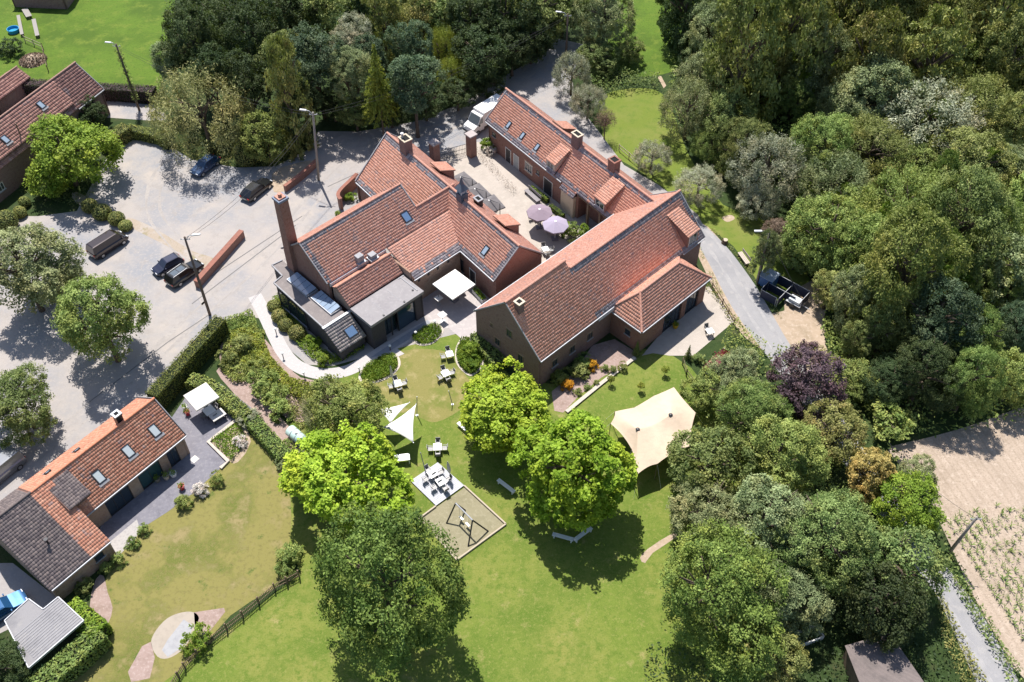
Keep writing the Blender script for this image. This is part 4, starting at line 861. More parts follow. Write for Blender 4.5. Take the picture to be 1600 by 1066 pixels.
def put(me, name, par, loc, sc, rz=0, mat=None):
    o = bpy.data.objects.new(name, me); C.objects.link(o); o.parent = par; o.location = loc; o.scale = sc; o.rotation_euler = (0,0,rz)
    if mat: o.material_slots[0].link = 'OBJECT'; o.material_slots[0].material = mat
    return o
TREES = []; USED = {}
def tree(kind, cx, cy, rpx, leaf, label, ratio=1.0, clear=1.2, name='tree', group=None, bark=None, var=None):
    z = 5.0
    for _ in range(6):
        p = P(cx, cy, z); r = rpx*1.08/ppm(p); rz = r*ratio; z = clear*.6+rz*.80
    p = P(cx, cy, z)
    if label in USED: label = ('smaller ' if r < USED[label] else 'larger ')+label
    USED[label] = r
    t = thing(name, label, 'tree', (p.x,p.y,0), 0, group); h = z+rz*.9
    put(random.choice(TRUNK) if kind != 'conifer' else TRUNK_C, 'trunk', t, (0,0,0), (min(r,5),min(r,5),h) if kind != 'conifer' else (2.2,2.2,h), random.random()*6.28, bark)
    v = CROWN[kind]; me = v[(var if var is not None else random.randrange(len(v))) % len(v)]
    put(me, 'crown', t, (0,0,z), (r,r*random.uniform(.94,1.06),rz), random.random()*6.28, LM[leaf])
    TREES.append((p.x,p.y,r)); return t
def shrub(cx, cy, rpx, leaf, label, ratio=.75, group=None, kind='shrub', name='shrub', cat='shrub'):
    z = .5
    for _ in range(5):
        p = P(cx, cy, z); r = rpx/ppm(p); z = r*ratio*.72
    p = P(cx, cy, z); t = thing(name, label, cat, (p.x,p.y,0), 0, group)
    put(random.choice(CROWN[kind]), 'foliage', t, (0,0,z), (r,r,r*ratio), random.random()*6.28, LM[leaf])
    m = MB(); 
    for i in range(3): th = i*2.1; m.tube([(0,0,0),(math.cos(th)*r*.4,math.sin(th)*r*.4,z)],[.04,.015],5)
    stuff(m.build('stems', M_bark, t)); return t
# --- named trees of the garden and yard
tree('weeping',315,178,74,'palewillow','broad pale olive weeping willow beside the car park entrance',.92,1.0,'willow_tree')
tree('broad',415,212,37,'mid','light green young tree just right of the pale willow',1.1,1.2)
tree('poplar',453,160,30,'olive','tall slim feathery poplar beside the street lamp',3.3,1.0,'poplar_tree')
tree('broad',100,243,73,'bright','spreading walnut tree in front of the old farmhouse',.85,.8,'walnut_tree')
tree('broad',141,178,24,'dark','small dark tree against the end of the old farmhouse',1.15,.5)
tree('fine',38,430,82,'greygreen','large grey green tree at the left edge of the car park',.95,1.5)
tree('fine',102,432,28,'olive','olive green tree squeezed between two big car park trees',1.0,1.0)
tree('fine',160,508,80,'mid','rounded airy green tree standing in the pale gravel by the road',1.02,1.6,var=1)
tree('fine',32,628,64,'forest','dense green tree at the left edge above the parked silver van',.95,1.3)
tree('weeping',516,636,42,'greygreen','grey green willow-leaved tree at the end of the curved path',.9,.5)
tree('broad',540,646,62,'mid','dense mid green tree left of the white shade sails',.9,2.5)
tree('chestnut',542,750,98,'lime','bright lime green maple above the big dark garden tree',.75,2.2,'maple_tree',var=0)
tree('chestnut',470,745,34,'lime','outlying lime green crown at the edge of the dry lawn',.9,1.5)
tree('hero',606,934,128,'oak','huge dark green tree in the middle of the lower lawn',1.42,1.0,var=0)
tree('chestnut',780,642,84,'lime','open light green chestnut reaching out by the barn gable',.72,1.6,'chestnut_tree',var=1)
tree('chestnut',895,733,96,'lime','brilliant light green round maple casting a dark shadow on the lawn',.98,1.6,'maple_tree',var=0)
tree('hero',1112,945,112,'oak','big olive green yew-like tree at the bottom of the lawn',1.12,.4,var=1)
tree('broad',1262,592,56,'purple','copper beech with dark purple leaves',1.0,1.2,'copper_beech')
tree('chestnut',1362,742,44,'gold','golden flowering chestnut among the green trees by the field',1.1,2.5,'chestnut_tree',var=1)
for cx, cy, r, lf, kd, rt, lb in [
 (1150,580,46,'greygreen','fine',.9,'grey green tree beside the copper beech, nearest the barn forecourt'),
 (1100,610,34,'mid','broad',.9,'low green tree above the beige tent'),
 (1165,655,66,'mid','hero',.95,'round green tree right of the beige tent'),
 (1110,725,60,'forest','broad',1.0,'dark green tree hanging over the right end of the tent'),
 (1215,715,70,'mid','fine',1.0,'dense green tree between copper beech and golden chestnut'),
 (1305,680,52,'olive','broad',.9,'olive green tree just above the golden chestnut'),
 (1105,800,58,'greygreen','fine',.95,'pale grey green tree beside the worn track on the lawn'),
 (1190,820,78,'greygreen','fine',1.05,'large pale ash tree in the middle of the lower right copse'),
 (1290,850,88,'forest','hero',1.05,'tall green tree above the corrugated shed'),
 (1415,790,52,'bright','broad',1.0,'bright green tree on the edge of the ploughed field'),
 (1440,740,30,'greygreen','broad',.9,'small grey green tree by the tip of the ploughed field'),
 (1395,885,70,'forest','broad',1.05,'dark tree leaning over the lane beside the maize'),
 (1230,935,60,'greygreen','fine',1.0,'ragged grey tree left of the corrugated shed'),
 (1375,948,62,'dark','broad',1.25,'shady dark tree right behind the corrugated shed'),
 (1215,1035,46,'olive','broad',1.0,'olive tree at the bottom edge left of the small white frame'),
 (1325,590,40,'mid','broad',.7,'low green thicket tree just right of the copper beech'),
 (1390,660,34,'mid','shrub',.7,'bushy green tree at the corner of the bare field')]:
    tree(kd, cx, cy, r, lf, lb, rt, 1.0)
tree('broad',0,1045,42,'dark','dark tree cut off at the bottom left corner',1.1,1.0)
# --- pollard willows behind the north range
tree('willow',893,118,29,'silver','silvery pollard willow nearest the top street lamp',1.25,.6,'willow_tree'); tree('willow',919,160,28,'silver','second silvery pollard willow behind the north range',1.0,1.0,'willow_tree')
tree('twigs',946,190,17,'brown','bare brown pollard with reddish shoots beside the second willow',1.2,2.2,'pollard_tree'); tree('willow',1019,246,29,'silver','small silver willow by the wooden rail behind the range',.85,1.0,'willow_tree')
tree('willow',1092,291,36,'silver','round silver willow at the corner of the barn',.85,1.0,'willow_tree'); tree('willow',1198,268,58,'silver','large silver grey willow at the edge of the wood',1.0,.6,'willow_tree')
tree('willow',1185,318,34,'silver','low silver willow in front of the large one',.8,.3,'willow_tree')
tree('fine',1215,372,30,'brown','brownish half-dead tree beside the lane lamp post',1.0,.8); tree('broad',1245,395,32,'forest','dark green bushy tree behind the blue container',1.15,.4)
# --- the dark wood along the top
G1 = 'trees of the wood behind the yard'
lst = [(262,92,30,'greygreen','broad',1.0),(300,60,44,'dark','broad',1.4),(352,45,44,'dark','broad',1.3),(400,55,44,'dark','broad',1.3),(330,110,36,'dark','broad',1.1),(385,120,38,'dark','broad',1.1),(440,95,40,'forest','broad',1.2),
 (492,92,48,'blue','broad',1.1),(548,58,36,'silver','fine',1.1),(545,112,38,'greygreen','fine',1.1),(590,128,29,'yellowgreen','conifer',1.9),(646,128,46,'blue','broad',1.0),(690,80,26,'yellowgreen','weeping',1.5),(706,118,22,'yellowgreen','weeping',1.4),
 (600,45,34,'olive','poplar',1.9),(500,18,44,'forest','broad',1.2),(450,20,44,'dark','broad',1.2),(560,10,36,'dark','conifer',1.9),(660,25,40,'olive','broad',1.2),(640,70,34,'blue','broad',1.2),(735,40,44,'dark','broad',1.3),(752,95,46,'dark','broad',1.1),(790,30,48,'dark','broad',1.3),(800,80,36,'dark','broad',1.0),(840,20,48,'forest','broad',1.2),(830,55,36,'dark','broad',1.2),
 (555,175,30,'forest','broad',.8),(520,160,28,'dark','broad',.9),(610,170,28,'dark','broad',.9),(665,160,30,'dark','broad',.8),(715,145,28,'dark','broad',.8),(760,128,26,'dark','broad',.8),(470,140,34,'dark','broad',1.1),(580,85,30,'blue','broad',1.1),(700,20,44,'forest','broad',1.2),(610,0,40,'forest','broad',1.2),(760,0,44,'forest','broad',1.2),(400,5,44,'dark','broad',1.2),(340,0,40,'dark','broad',1.2),(880,10,36,'forest','broad',1.3)]
DES = {'dark':'dark evergreen','forest':'deep green','blue':'blue green','greygreen':'grey green','olive':'olive','yellowgreen':'yellow green','silver':'whitish','mid':'mid green','bright':'fresh green'}
KN = {'broad':'round-crowned tree','fine':'feathery tree','conifer':'spruce','weeping':'weeping tree','poplar':'slender poplar','willow':'willow','hero':'large tree','shrub':'bush'}
def where(x, y, x0, x1, y0, y1):
    u = min(5, max(0, int((x-x0)/(x1-x0)*6))); v = min(4, max(0, int((y-y0)/(y1-y0)*5)))
    return ('far left','left','mid left','mid right','right','far right')[u]+' of '+('top','upper','middle','lower','bottom')[v]+' row'
for cx, cy, r, lf, kd, rt in lst:
    tree(kd, cx, cy, r, lf, DES[lf]+' '+KN[kd]+' in the top wood, '+where(cx,cy,240,900,0,190), rt, 9.0 if 45 < cy < 150 and cx < 690 else 2.0, group=G1)
tree('fine',945,32,48,'greygreen','tall grey green willow beside the upper meadow strip',1.3,.8); tree('broad',985,80,22,'forest','dark little tree at the edge of the upper meadow',.9,.4); tree('broad',935,92,30,'forest','dark bush tree behind the pollard willows',.8,.3)
# --- the big wood on the right
G2 = 'trees of the wood on the right'
right = [(1108,52,58,'greygreen','fine',1.1),(1060,20,36,'dark','broad',1.2),(1090,120,52,'greygreen','fine',1.0),(1068,172,40,'greygreen','broad',.95),(1130,190,52,'forest','broad',1.0),(1095,232,38,'forest','broad',.8),(1155,235,34,'forest','broad',.9),
 (1150,95,44,'olive','poplar',1.7),(1195,110,46,'olive','poplar',1.8),(1225,50,50,'olive','poplar',1.6),(1175,25,44,'forest','broad',1.3),(1255,20,44,'olive','broad',1.3),(1270,95,46,'greygreen','fine',1.2),(1310,50,50,'olive','poplar',1.5),(1240,160,46,'mid','broad',.9),
 (1320,180,50,'greygreen','broad',.9),(1290,230,44,'mid','broad',.8),(1345,120,44,'olive','poplar',1.6),(1395,60,52,'olive','poplar',1.5),(1380,160,56,'greygreen','fine',1.0),(1440,110,50,'olive','poplar',1.5),(1480,40,54,'olive','broad',1.3),(1540,50,52,'olive','poplar',1.4),(1590,30,50,'olive','broad',1.3),(1520,110,46,'forest','broad',1.1),(1580,110,50,'olive','broad',1.2),
 (1440,200,62,'silver','willow',.8),(1520,190,60,'olive','willow',.8),(1590,200,60,'olive','fine',.9),(1365,250,48,'olive','willow',.7),(1310,290,52,'greygreen','willow',.7),(1260,300,36,'bright','broad',.6),(1430,270,56,'mid','broad',.75),(1500,270,56,'mid','fine',.8),(1570,280,56,'mid','broad',.8),(1340,330,50,'mid','broad',.8),
 (1290,370,50,'mid','fine',1.0),(1350,400,62,'mid','fine',1.1),(1420,350,62,'mid','broad',.95),(1490,350,56,'forest','broad',.95),(1560,360,58,'mid','broad',.95),(1340,460,50,'forest','broad',1.2),(1410,430,58,'mid','fine',1.15),(1480,430,54,'bright','broad',1.0),(1550,440,56,'forest','broad',1.0),(1600,420,44,'mid','broad',1.0),
 (1330,530,40,'forest','broad',1.2),(1390,520,54,'forest','broad',1.2),(1460,510,60,'blue','broad',1.1),(1530,520,60,'forest','broad',1.1),(1595,520,52,'blue','broad',1.1),(1440,590,54,'dark','broad',1.0),(1510,600,54,'forest','broad',1.0),(1580,600,52,'forest','broad',1.0),(1390,600,36,'dark','broad',.9),(1300,455,30,'olive','fine',.8),(1110,-25,50,'forest','broad',1.3),(1190,-30,50,'olive','poplar',1.5),(1270,-35,50,'olive','broad',1.4),(1350,-30,52,'olive','poplar',1.5),(1430,-30,52,'forest','broad',1.4),(1510,-30,52,'olive','poplar',1.4),(1590,-35,52,'olive','broad',1.3),(1030,-30,36,'dark','broad',1.2),(1330,10,40,'greygreen','fine',1.3),(1620,310,50,'mid','broad',.9),(1625,120,50,'olive','broad',1.1)]
rr_ = random.Random(3)
for cx, cy, r, lf, kd, rt in right:
    r *= rr_.choice((.8,.95,1.1,1.25,1.4)); rt *= rr_.uniform(1.0,1.45)
    if kd == 'broad': kd = rr_.choice(('broad','fine','fine','hero','willow' if cy < 420 else 'fine'))
    if lf in ('mid','forest') and rr_.random() < .45: lf = rr_.choice(('mid','greygreen','olive','mid'))
    cx += rr_.uniform(-10,10); cy += rr_.uniform(-8,8)
    if cx < 1115: r = min(r, 44); cx += 8
    tree(kd, cx, cy, r, lf, DES[lf]+' '+KN[kd]+' in the right wood, '+where(cx,cy,1030,1620,0,620), rt, .8, group=G2)
for i in range(34):     # slender young poplars and low saplings between the big crowns
    cx, cy = rr_.uniform(1180,1610), rr_.uniform(20,420); lf = rr_.choice(('olive','greygreen','mid','silver','bright')); kd = rr_.choice(('poplar','willow','fine'))
    tree(kd, cx, cy, rr_.uniform(13,24), lf, 'slim '+DES[lf]+' '+KN[kd].replace('slender ','')+' in the right wood, '+where(cx,cy,1030,1620,0,620), 2.2 if kd == 'poplar' else 1.3, 5.0, group='young trees of the right wood')
# --- undergrowth filling the floor of both woods
def bed(name, px, h, dens, size, leaf, label=None, cat=None, up=.8, kind='stuff', hvar=1.0, asp=.5, tipup=False, z0=0, holes=()):
    W = poly(px); xs = [p.x for p in W]; ys = [p.y for p in W]; A = (max(xs)-min(xs))*(max(ys)-min(ys)); n = int(A*dens)
    x, y = RNG.uniform(min(xs),max(xs),n), RNG.uniform(min(ys),max(ys),n); k = in_poly(x, y, [(p.x,p.y) for p in W])
    for hp in holes: k &= ~in_poly(x, y, [(p.x,p.y) for p in poly(hp)])
    x, y = x[k], y[k]; n = len(x)
    hh = h*(1-hvar*.55+hvar*.55*(vnoise(x+500,y+500,1.1*max(h,.5),3)*1.4+vnoise(x+500,y+500,.45,4)*.6)); zz = hh*RNG.random(n)**.45+z0
    Nn = np.c_[RNG.normal(0,.6,n), RNG.normal(0,.6,n), np.full(n,up)+RNG.normal(0,.3,n)]
    tip = np.c_[RNG.normal(0,.5,n), RNG.normal(0,.5,n), np.full(n,1.2)] if tipup else None
    if tipup: Nn = RNG.normal(size=(n,3)); 
    sh = .45+(vnoise(x+500,y+500,.8,9)-.5)*.7+RNG.normal(0,.16,n)
    me = leaf_mesh(name, np.c_[x,y,zz], Nn, size*RNG.uniform(.6,1.3,n), sh, LM[leaf], asp, tipdir=tip)
    o = bpy.data.objects.new(name, me); C.objects.link(o); o['kind'] = kind
    if label: o['label'] = label; o['category'] = cat
    return o
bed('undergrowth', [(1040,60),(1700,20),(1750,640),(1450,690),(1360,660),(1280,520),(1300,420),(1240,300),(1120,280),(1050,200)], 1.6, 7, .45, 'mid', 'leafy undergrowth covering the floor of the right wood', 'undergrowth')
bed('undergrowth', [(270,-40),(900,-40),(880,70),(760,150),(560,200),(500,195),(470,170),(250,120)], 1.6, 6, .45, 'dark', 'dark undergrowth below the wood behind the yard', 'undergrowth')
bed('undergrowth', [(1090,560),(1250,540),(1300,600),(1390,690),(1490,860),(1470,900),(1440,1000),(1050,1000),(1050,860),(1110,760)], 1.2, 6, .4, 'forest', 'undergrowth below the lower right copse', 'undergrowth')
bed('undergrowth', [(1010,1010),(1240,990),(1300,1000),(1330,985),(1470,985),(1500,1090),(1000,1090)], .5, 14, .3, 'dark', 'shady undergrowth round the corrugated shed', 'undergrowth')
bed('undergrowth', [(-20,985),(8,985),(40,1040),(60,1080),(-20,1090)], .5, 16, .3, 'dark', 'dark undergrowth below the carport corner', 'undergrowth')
bed('nettles', [(905,110),(960,118),(1000,124),(1030,122),(1028,145),(1000,142),(960,150),(925,150)], 1.6, 30, .32, 'forest', 'tall green nettles dividing the two meadow strips', 'nettles')
bed('weeds', [(1280,500),(1310,520),(1330,590),(1400,640),(1445,660),(1395,690),(1350,650),(1300,600)], 1.3, 30, .32, 'mid', 'rank green weeds between the lane and the wood', 'weeds')
bed('weeds', [(1476,860),(1490,868),(1520,930),(1560,1000),(1602,1066),(1575,1070),(1530,990),(1490,920),(1470,890)], .8, 40, .28, 'forest', 'green weeds on the bank between lane and maize field', 'weeds')
bed('weeds', [(1460,925),(1470,930),(1510,1010),(1545,1075),(1500,1075),(1470,1000)], .6, 40, .26, 'olive', 'grassy bank left of the lane at the bottom', 'weeds')
bed('weeds', [(1080,440),(1104,430),(1118,448),(1140,490),(1150,505),(1138,505),(1118,470),(1100,452)], .5, 40, .2, 'olive', 'strip of grass along the forecourt fence', 'weeds')
bed('shrub_border', [(1145,505),(1160,520),(1195,545),(1185,590),(1140,590),(1120,560),(1135,520)], 1.5, 35, .26, 'mid', 'mixed green border between forecourt and lane', 'shrubs')
bed('rough_grass', [(1245,535),(1285,540),(1300,556),(1262,556)], .3, 60, .2, 'yellowgreen', 'yellowish weed patch on the rubble by the lane', 'weeds')
# --- clipped hedges
def hedge(px, wd, h, leaf, label, dens=75, size=.15, topleaf=None, name='hedge'):
    W = [P(x,y) for x,y in px]; o0 = W[0].copy(); Ps, Ns = [], []; mb = MB()
    for a, b in zip(W[:-1], W[1:]):
        a, b = a-o0, b-o0; d = (b-a); L = d.length; d.normalize(); nr = Vector((-d.y,d.x,0))
        mb.obox((a.x,a.y,h*.46),(b.x,b.y,h*.46), wd*.86, h*.90)
        for face in range(4):
            ar = {0:L*wd,1:L*h,2:L*h,3:wd*h*2}[face]; n = int(ar*dens); u = RNG.uniform(-.05,L+.05,n); v = RNG.random(n)
            bul = RNG.normal(0,.045,n)
            for i in range(n):
                if face == 0: p = a+d*u[i]+nr*(v[i]-.5)*wd; p.z = h+bul[i]; nn = Vector((0,0,1))
                elif face == 3:
                    e = a if i % 2 else b; p = e+nr*(v[i]-.5)*wd+d*(bul[i]); p.z = RNG.random()*h; nn = -d if i % 2 else d
                else:
                    s = 1 if face == 1 else -1; p = a+d*u[i]+nr*s*(wd/2+bul[i]); p.z = v[i]*h; nn = nr*s
                Ps.append(p[:]); Ns.append(nn[:])
    Pn = np.array(Ps); Nn = np.array(Ns)+RNG.normal(size=(len(Ps),3))*.45
    me = leaf_mesh(name, Pn, Nn, size*RNG.uniform(.6,1.3,len(Ps)), .5+(vnoise(Pn[:,0]+99,Pn[:,1]+99,.8,5)-.5)*.5+RNG.normal(0,.18,len(Ps)), LM[leaf], .6)
    t = thing(name, label, 'hedge', (o0.x,o0.y,0)); o = bpy.data.objects.new('foliage', me); C.objects.link(o); o.parent = t; mb.build('twigs', surf('hedge_core',(.02,.03,.01),bdist=.05), t); return t
hedge([(352,520),(300,578),(246,640)], 1.5, 2.6, 'hedge_y', 'tall clipped hedge between the road and the small patio')
hedge([(33,146),(110,150),(246,158)], 1.6, 2.0, 'purple', 'dark purple beech hedge along the edge of the top left meadow', size=.18)
hedge([(166,238),(204,214)], 1.9, 2.0, 'olive', 'short rounded hedge beside the walnut tree', size=.17)
hedge([(203,212),(250,222),(268,232)], 1.4, 1.5, 'mid', 'low hedge at the corner of the car park', size=.17)
hedge([(300,602),(330,612),(364,638),(388,660)], 1.6, 1.3, 'mid', 'leafy hedge row along the top of the patio', size=.2)
hedge([(392,660),(410,680),(432,704),(448,722)], 1.5, 1.2, 'mid', 'leafy hedge row between mulch path and dry lawn', size=.2)
hedge([(118,960),(165,1000)], 1.8, 1.9, 'bright', 'green laurel hedge wrapping the carport corner', size=.26)
hedge([(165,1000),(110,1050),(60,1090)], 2.0, 1.9, 'mid', 'long laurel hedge below the carport', size=.26)
hedge([(745,530),(760,552),(782,578)], 1.6, 1.2, 'mid', 'green hedge at the foot of the barn gable', size=.2)
hedge([(1212,492),(1218,500)], .6, .8, 'mid', 'tiny hedge stub beside the lane') if False else None
# topiary mounds
def mounds(lst, leaf, what, group):
    for cx, cy, r, rt, lb in lst:
        z = .6
        for _ in range(5): p = P(cx,cy,z); rm = r/ppm(p); z = rm*rt*.75
        p = P(cx,cy,z); t = thing(what, lb, 'topiary', (p.x,p.y,0), 0, group); n = int(900*rm)+300; d = rdir(n,-.75)
        me = leaf_mesh('foliage', d*np.array((rm,rm,rm*rt))*RNG.uniform(.95,1.03,(n,1))+np.array((0,0,z)), d+RNG.normal(size=(n,3))*.35, np.full(n,.15)*RNG.uniform(.7,1.3,n), .5+RNG.normal(0,.2,n), LM[leaf], .7)
        o = bpy.data.objects.new('foliage', me); C.objects.link(o); o.parent = t
        MB().lathe([(rm*.55,.02),(rm*.9,z*.7),(rm*.85,z+rm*rt*.45),(rm*.4,z+rm*rt*.85),(0.01,z+rm*rt*.92)],14).build('twigs', MATS['hedge_core'], t)
mounds([(140,322,13,.85,'first rounded box mound of the car park row, farthest from the van'),(159,332,15,.85,'large rounded box mound second in the car park row'),(182,342,13,.85,'rounded box mound third in the car park row'),(196,353,11,.75,'smallest box mound of the row, touching the dark van'),
 (31,332,10,1,'clipped ball beside the left edge trees'),(38,316,9,1,'small clipped ball behind the left edge ball'),(10,345,17,1,'large clipped mound at the left edge'),
 (335,228,13,.9,'small box mound at the foot of the pale willow'),(368,222,14,.9,'box mound behind the blue car'),(385,240,22,.9,'big box mound between blue car and black car'),(262,212,9,1,'little ball at the end of the low hedge'),
 (428,478,11,.8,'topmost clipped mound along the charcoal wall'),(437,494,13,.8,'second clipped mound along the charcoal wall'),(446,508,12,.8,'third clipped mound along the charcoal wall'),(464,520,14,.8,'lowest clipped mound along the charcoal wall')], 'olive', 'topiary_mound', 'clipped mounds')
# --- garden shrubs and beds
bed('ground_cover', [(425,468),(436,462),(450,480),(470,510),(500,545),(520,556),(560,540),(572,545),(545,562),(512,571),(490,565),(466,542),(448,512)], .5, 170, .22, 'bright', 'low green planting along the charcoal walls', 'plants')
bed('ground_cover', [(355,525),(396,512),(410,525),(424,560),(456,594),(498,606),(530,618),(470,625),(420,602),(380,570)], .6, 190, .26, 'yellowgreen', 'yellow green ground cover beside the curved path', 'plants')
bed('ground_cover', [(330,690),(372,660),(388,690),(362,722)], .45, 150, .2, 'bright', 'green planting inside the patio corner', 'plants')
for pts, nm in (([(560,590),(572,570),(598,556),(618,552),(626,570),(612,588),(590,598),(570,600)],'dark grass bed left of the entrance path'),([(640,530),(655,517),(675,506),(692,512),(690,525),(675,538),(655,540)],'dark grass bed below the blue glazed front'),([(712,545),(722,528),(740,528),(755,545),(755,570),(738,588),(722,580),(712,565)],'round dark grass bed beside the barn gable')):
    ring('bed_edging', 0, 0, pts, M_edging); cx = sum(p[0] for p in pts)/len(pts); cy = sum(p[1] for p in pts)/len(pts)
    bed('ornamental_grass', [(cx+(x-cx)*.88,cy+(y-cy)*.88) for x,y in smooth(pts,3)], .5, 240, .36, 'bright', nm, 'grass', asp=.22, tipup=True)
for cx, cy, r, lf, lb in [(412,600,26,'mid','round green shrub left of the mulch path'),(400,575,18,'mid','small shrub at the top of the mulch path'),(428,618,22,'mid','middle green shrub beside the mulch path'),(440,640,20,'mid','lower green shrub beside the mulch path'),
 (355,560,17,'olive','bushy shrub by the end of the tall hedge'),(378,540,20,'olive','yellowish shrub near the car park end of the garden'),(460,520,1,'mid',''),(390,655,18,'silver','pale silvery shrub at the patio corner'),(488,536,14,'bright','light shrub below the charcoal wall'),(505,562,12,'bright','fresh green shrub at the tiled corner'),
 (375,690,11,'white','white flowering shrub in the patio corner bed'),(312,765,14,'white','white flowering shrub beside the red pot'),(285,785,15,'mid','green shrub at the lawn end of the patio'),(340,748,13,'mid','shrub on the lawn edge near the patio corner'),
 (308,1000,24,'bright','round bright bush beside the stone circle'),(452,868,22,'mid','hedge-like bush at the end of the picket fence'),(445,890,16,'mid','lower bush at the end of the picket fence'),(225,828,11,'mid','small shrub where cobbles meet the lawn'),(205,850,12,'mid','shrub along the cobbles, second from the top'),(185,875,13,'mid','shrub along the cobbles, third from the top'),(165,888,12,'mid','shrub at the foot of the brown roofed house'),(132,917,14,'forest','dark shrub near the carport hedge'),
 (735,548,16,'bright','light green bush inside the round bed'),(740,568,14,'bright','lower light green bush inside the round bed'),(887,602,11,'orange','orange flowering bush in the mulch bed'),(925,570,11,'orange','upper yellow orange flowering bush by the barn'),(878,588,16,'mid','green bush behind the orange flowers'),(905,580,16,'olive','olive bush between the two orange bushes'),(912,565,15,'mid','leafy bush against the barn wall'),
 (945,575,7,'mid','small round bush third from the tent in the mulch bed'),(957,578,8,'forest','dark small bush in the mulch bed'),(974,573,9,'olive','box ball nearest the forecourt in the mulch bed'),(902,612,7,'mid','tiny ball at the lower end of the mulch bed'),(918,605,6,'mid','tiny ball in the middle of the mulch bed edge'),(932,598,6,'olive','tiny olive ball on the mulch bed edge'),
 (660,448,7,'olive','small shrub at the corner of the flat roofed box'),(825,302,1,'mid',''),(765,225,14,'bright','light shrub by the gate pillar and the van'),(770,235,10,'white','pale flowering shrub beside the gate pillar'),(770,322,8,'bright','round potted bush by the grey awnings'),
 (893,362,16,'mid','dark green bush beside the purple parasols'),(882,352,9,'bright','small bright bush under the lower purple parasol'),(912,362,13,'bright','pale green bush at the barn eave in the courtyard'),(528,334,6,'bright','small plant inside the curved brick wall'),(548,308,10,'bright','leafy plant in the little walled yard'),
 (1140,600,15,'mid','leafy bush beside the forecourt fence'),(1090,560,10,'forest','dark bush at the bottom of the forecourt'),(15,75,18,'dark','dark bush beside the trough in the meadow corner'),(445,700,14,'mid','shrub right of the mulch path'),(470,715,12,'greygreen','small grey shrub below the water tank'),(440,725,11,'greygreen','low grey shrub by the dry lawn')]:
    if r > 1: shrub(cx, cy, r, lf, lb, .85)
shrub(995,546,9,'forest','upright dark cypress at the annexe corner',2.0,kind='conifer'); shrub(1076,552,8,'forest','upright dark cypress at the bottom of the forecourt',2.2,kind='conifer')
for cx, cy, lb in ((1040,585,'young sapling on the lawn nearest the forecourt'),(1001,610,'young sapling above the left end of the tent'),(955,600,'young sapling at the edge of the mulch bed')):
    tree('broad',cx,cy-8,6,'yellowgreen',lb,1.0,1.0,'sapling')
bed('ground_cover', [(345,580),(352,530),(400,515),(415,520),(405,560),(385,600),(365,600)], .55, 160, .26, 'mid', 'olive ground cover at the top of the garden', 'plants')
bed('ground_cover', [(470,600),(520,600),(520,650),(470,672),(440,640)], .6, 80, .24, 'olive', 'low planting below the mid green tree', 'plants')
bed('rough_grass', [(240,215),(300,250),(370,262),(430,262),(480,240),(470,205),(400,200),(260,190)], .25, 40, .2, 'olive', 'rough grass below the pale willow', 'grass')
bed('rough_grass', [(30,300),(120,325),(150,300),(165,255),(100,250),(30,270)], .25, 40, .2, 'forest', 'shady grass below the walnut tree', 'grass')
bed('ground_cover', [(352,500),(380,490),(394,486),(408,520),(414,540),(396,524),(355,528)], .5, 130, .24, 'mid', 'green planting where the curved path leaves the yard', 'plants')
for k,(pl,wd) in enumerate((([(1088,378),(1104,414),(1130,466),(1156,507),(1186,546)],.5),([(1112,358),(1140,386),(1168,420),(1198,464),(1220,498)],.5),([(1464,925),(1500,1008),(1552,1105)],.7),([(1492,905),(1540,972),(1600,1080)],.7))):
    q = strip_px(pl, wd); px_ = None; xs = [p.x for p in q]; ys = [p.y for p in q]; n = int((max(xs)-min(xs))*(max(ys)-min(ys))*60); x, y = RNG.uniform(min(xs),max(xs),n), RNG.uniform(min(ys),max(ys),n); kk = in_poly(x,y,[(p.x,p.y) for p in q]) & (vnoise(x+500,y+500,.7,12) > .35); x, y = x[kk], y[kk]; n = len(x)
    me = leaf_mesh('edge_grass', np.c_[x,y,RNG.uniform(.02,.22,n)], RNG.normal(size=(n,3))*.6+np.array((0,0,1)), np.full(n,.2), RNG.random(n), LM['olive'], .3); o = bpy.data.objects.new('edge_grass', me); C.objects.link(o); stuff(o)
# courtyard hedge rows
hedge([(829,298),(856,318)], .6, .8, 'bright', 'low box hedge behind the grey courtyard bench', size=.14); hedge([(860,326),(880,342)], .6, .7, 'bright', 'low box hedge beside the purple parasols', size=.14)
bed('dry_grasses', [(742,235),(752,232),(790,280),(812,300),(800,308),(775,280),(748,250)], .5, 40, .25, 'brown', 'dry brown ornamental grasses in the courtyard strip', 'grasses', asp=.15, tipup=True)
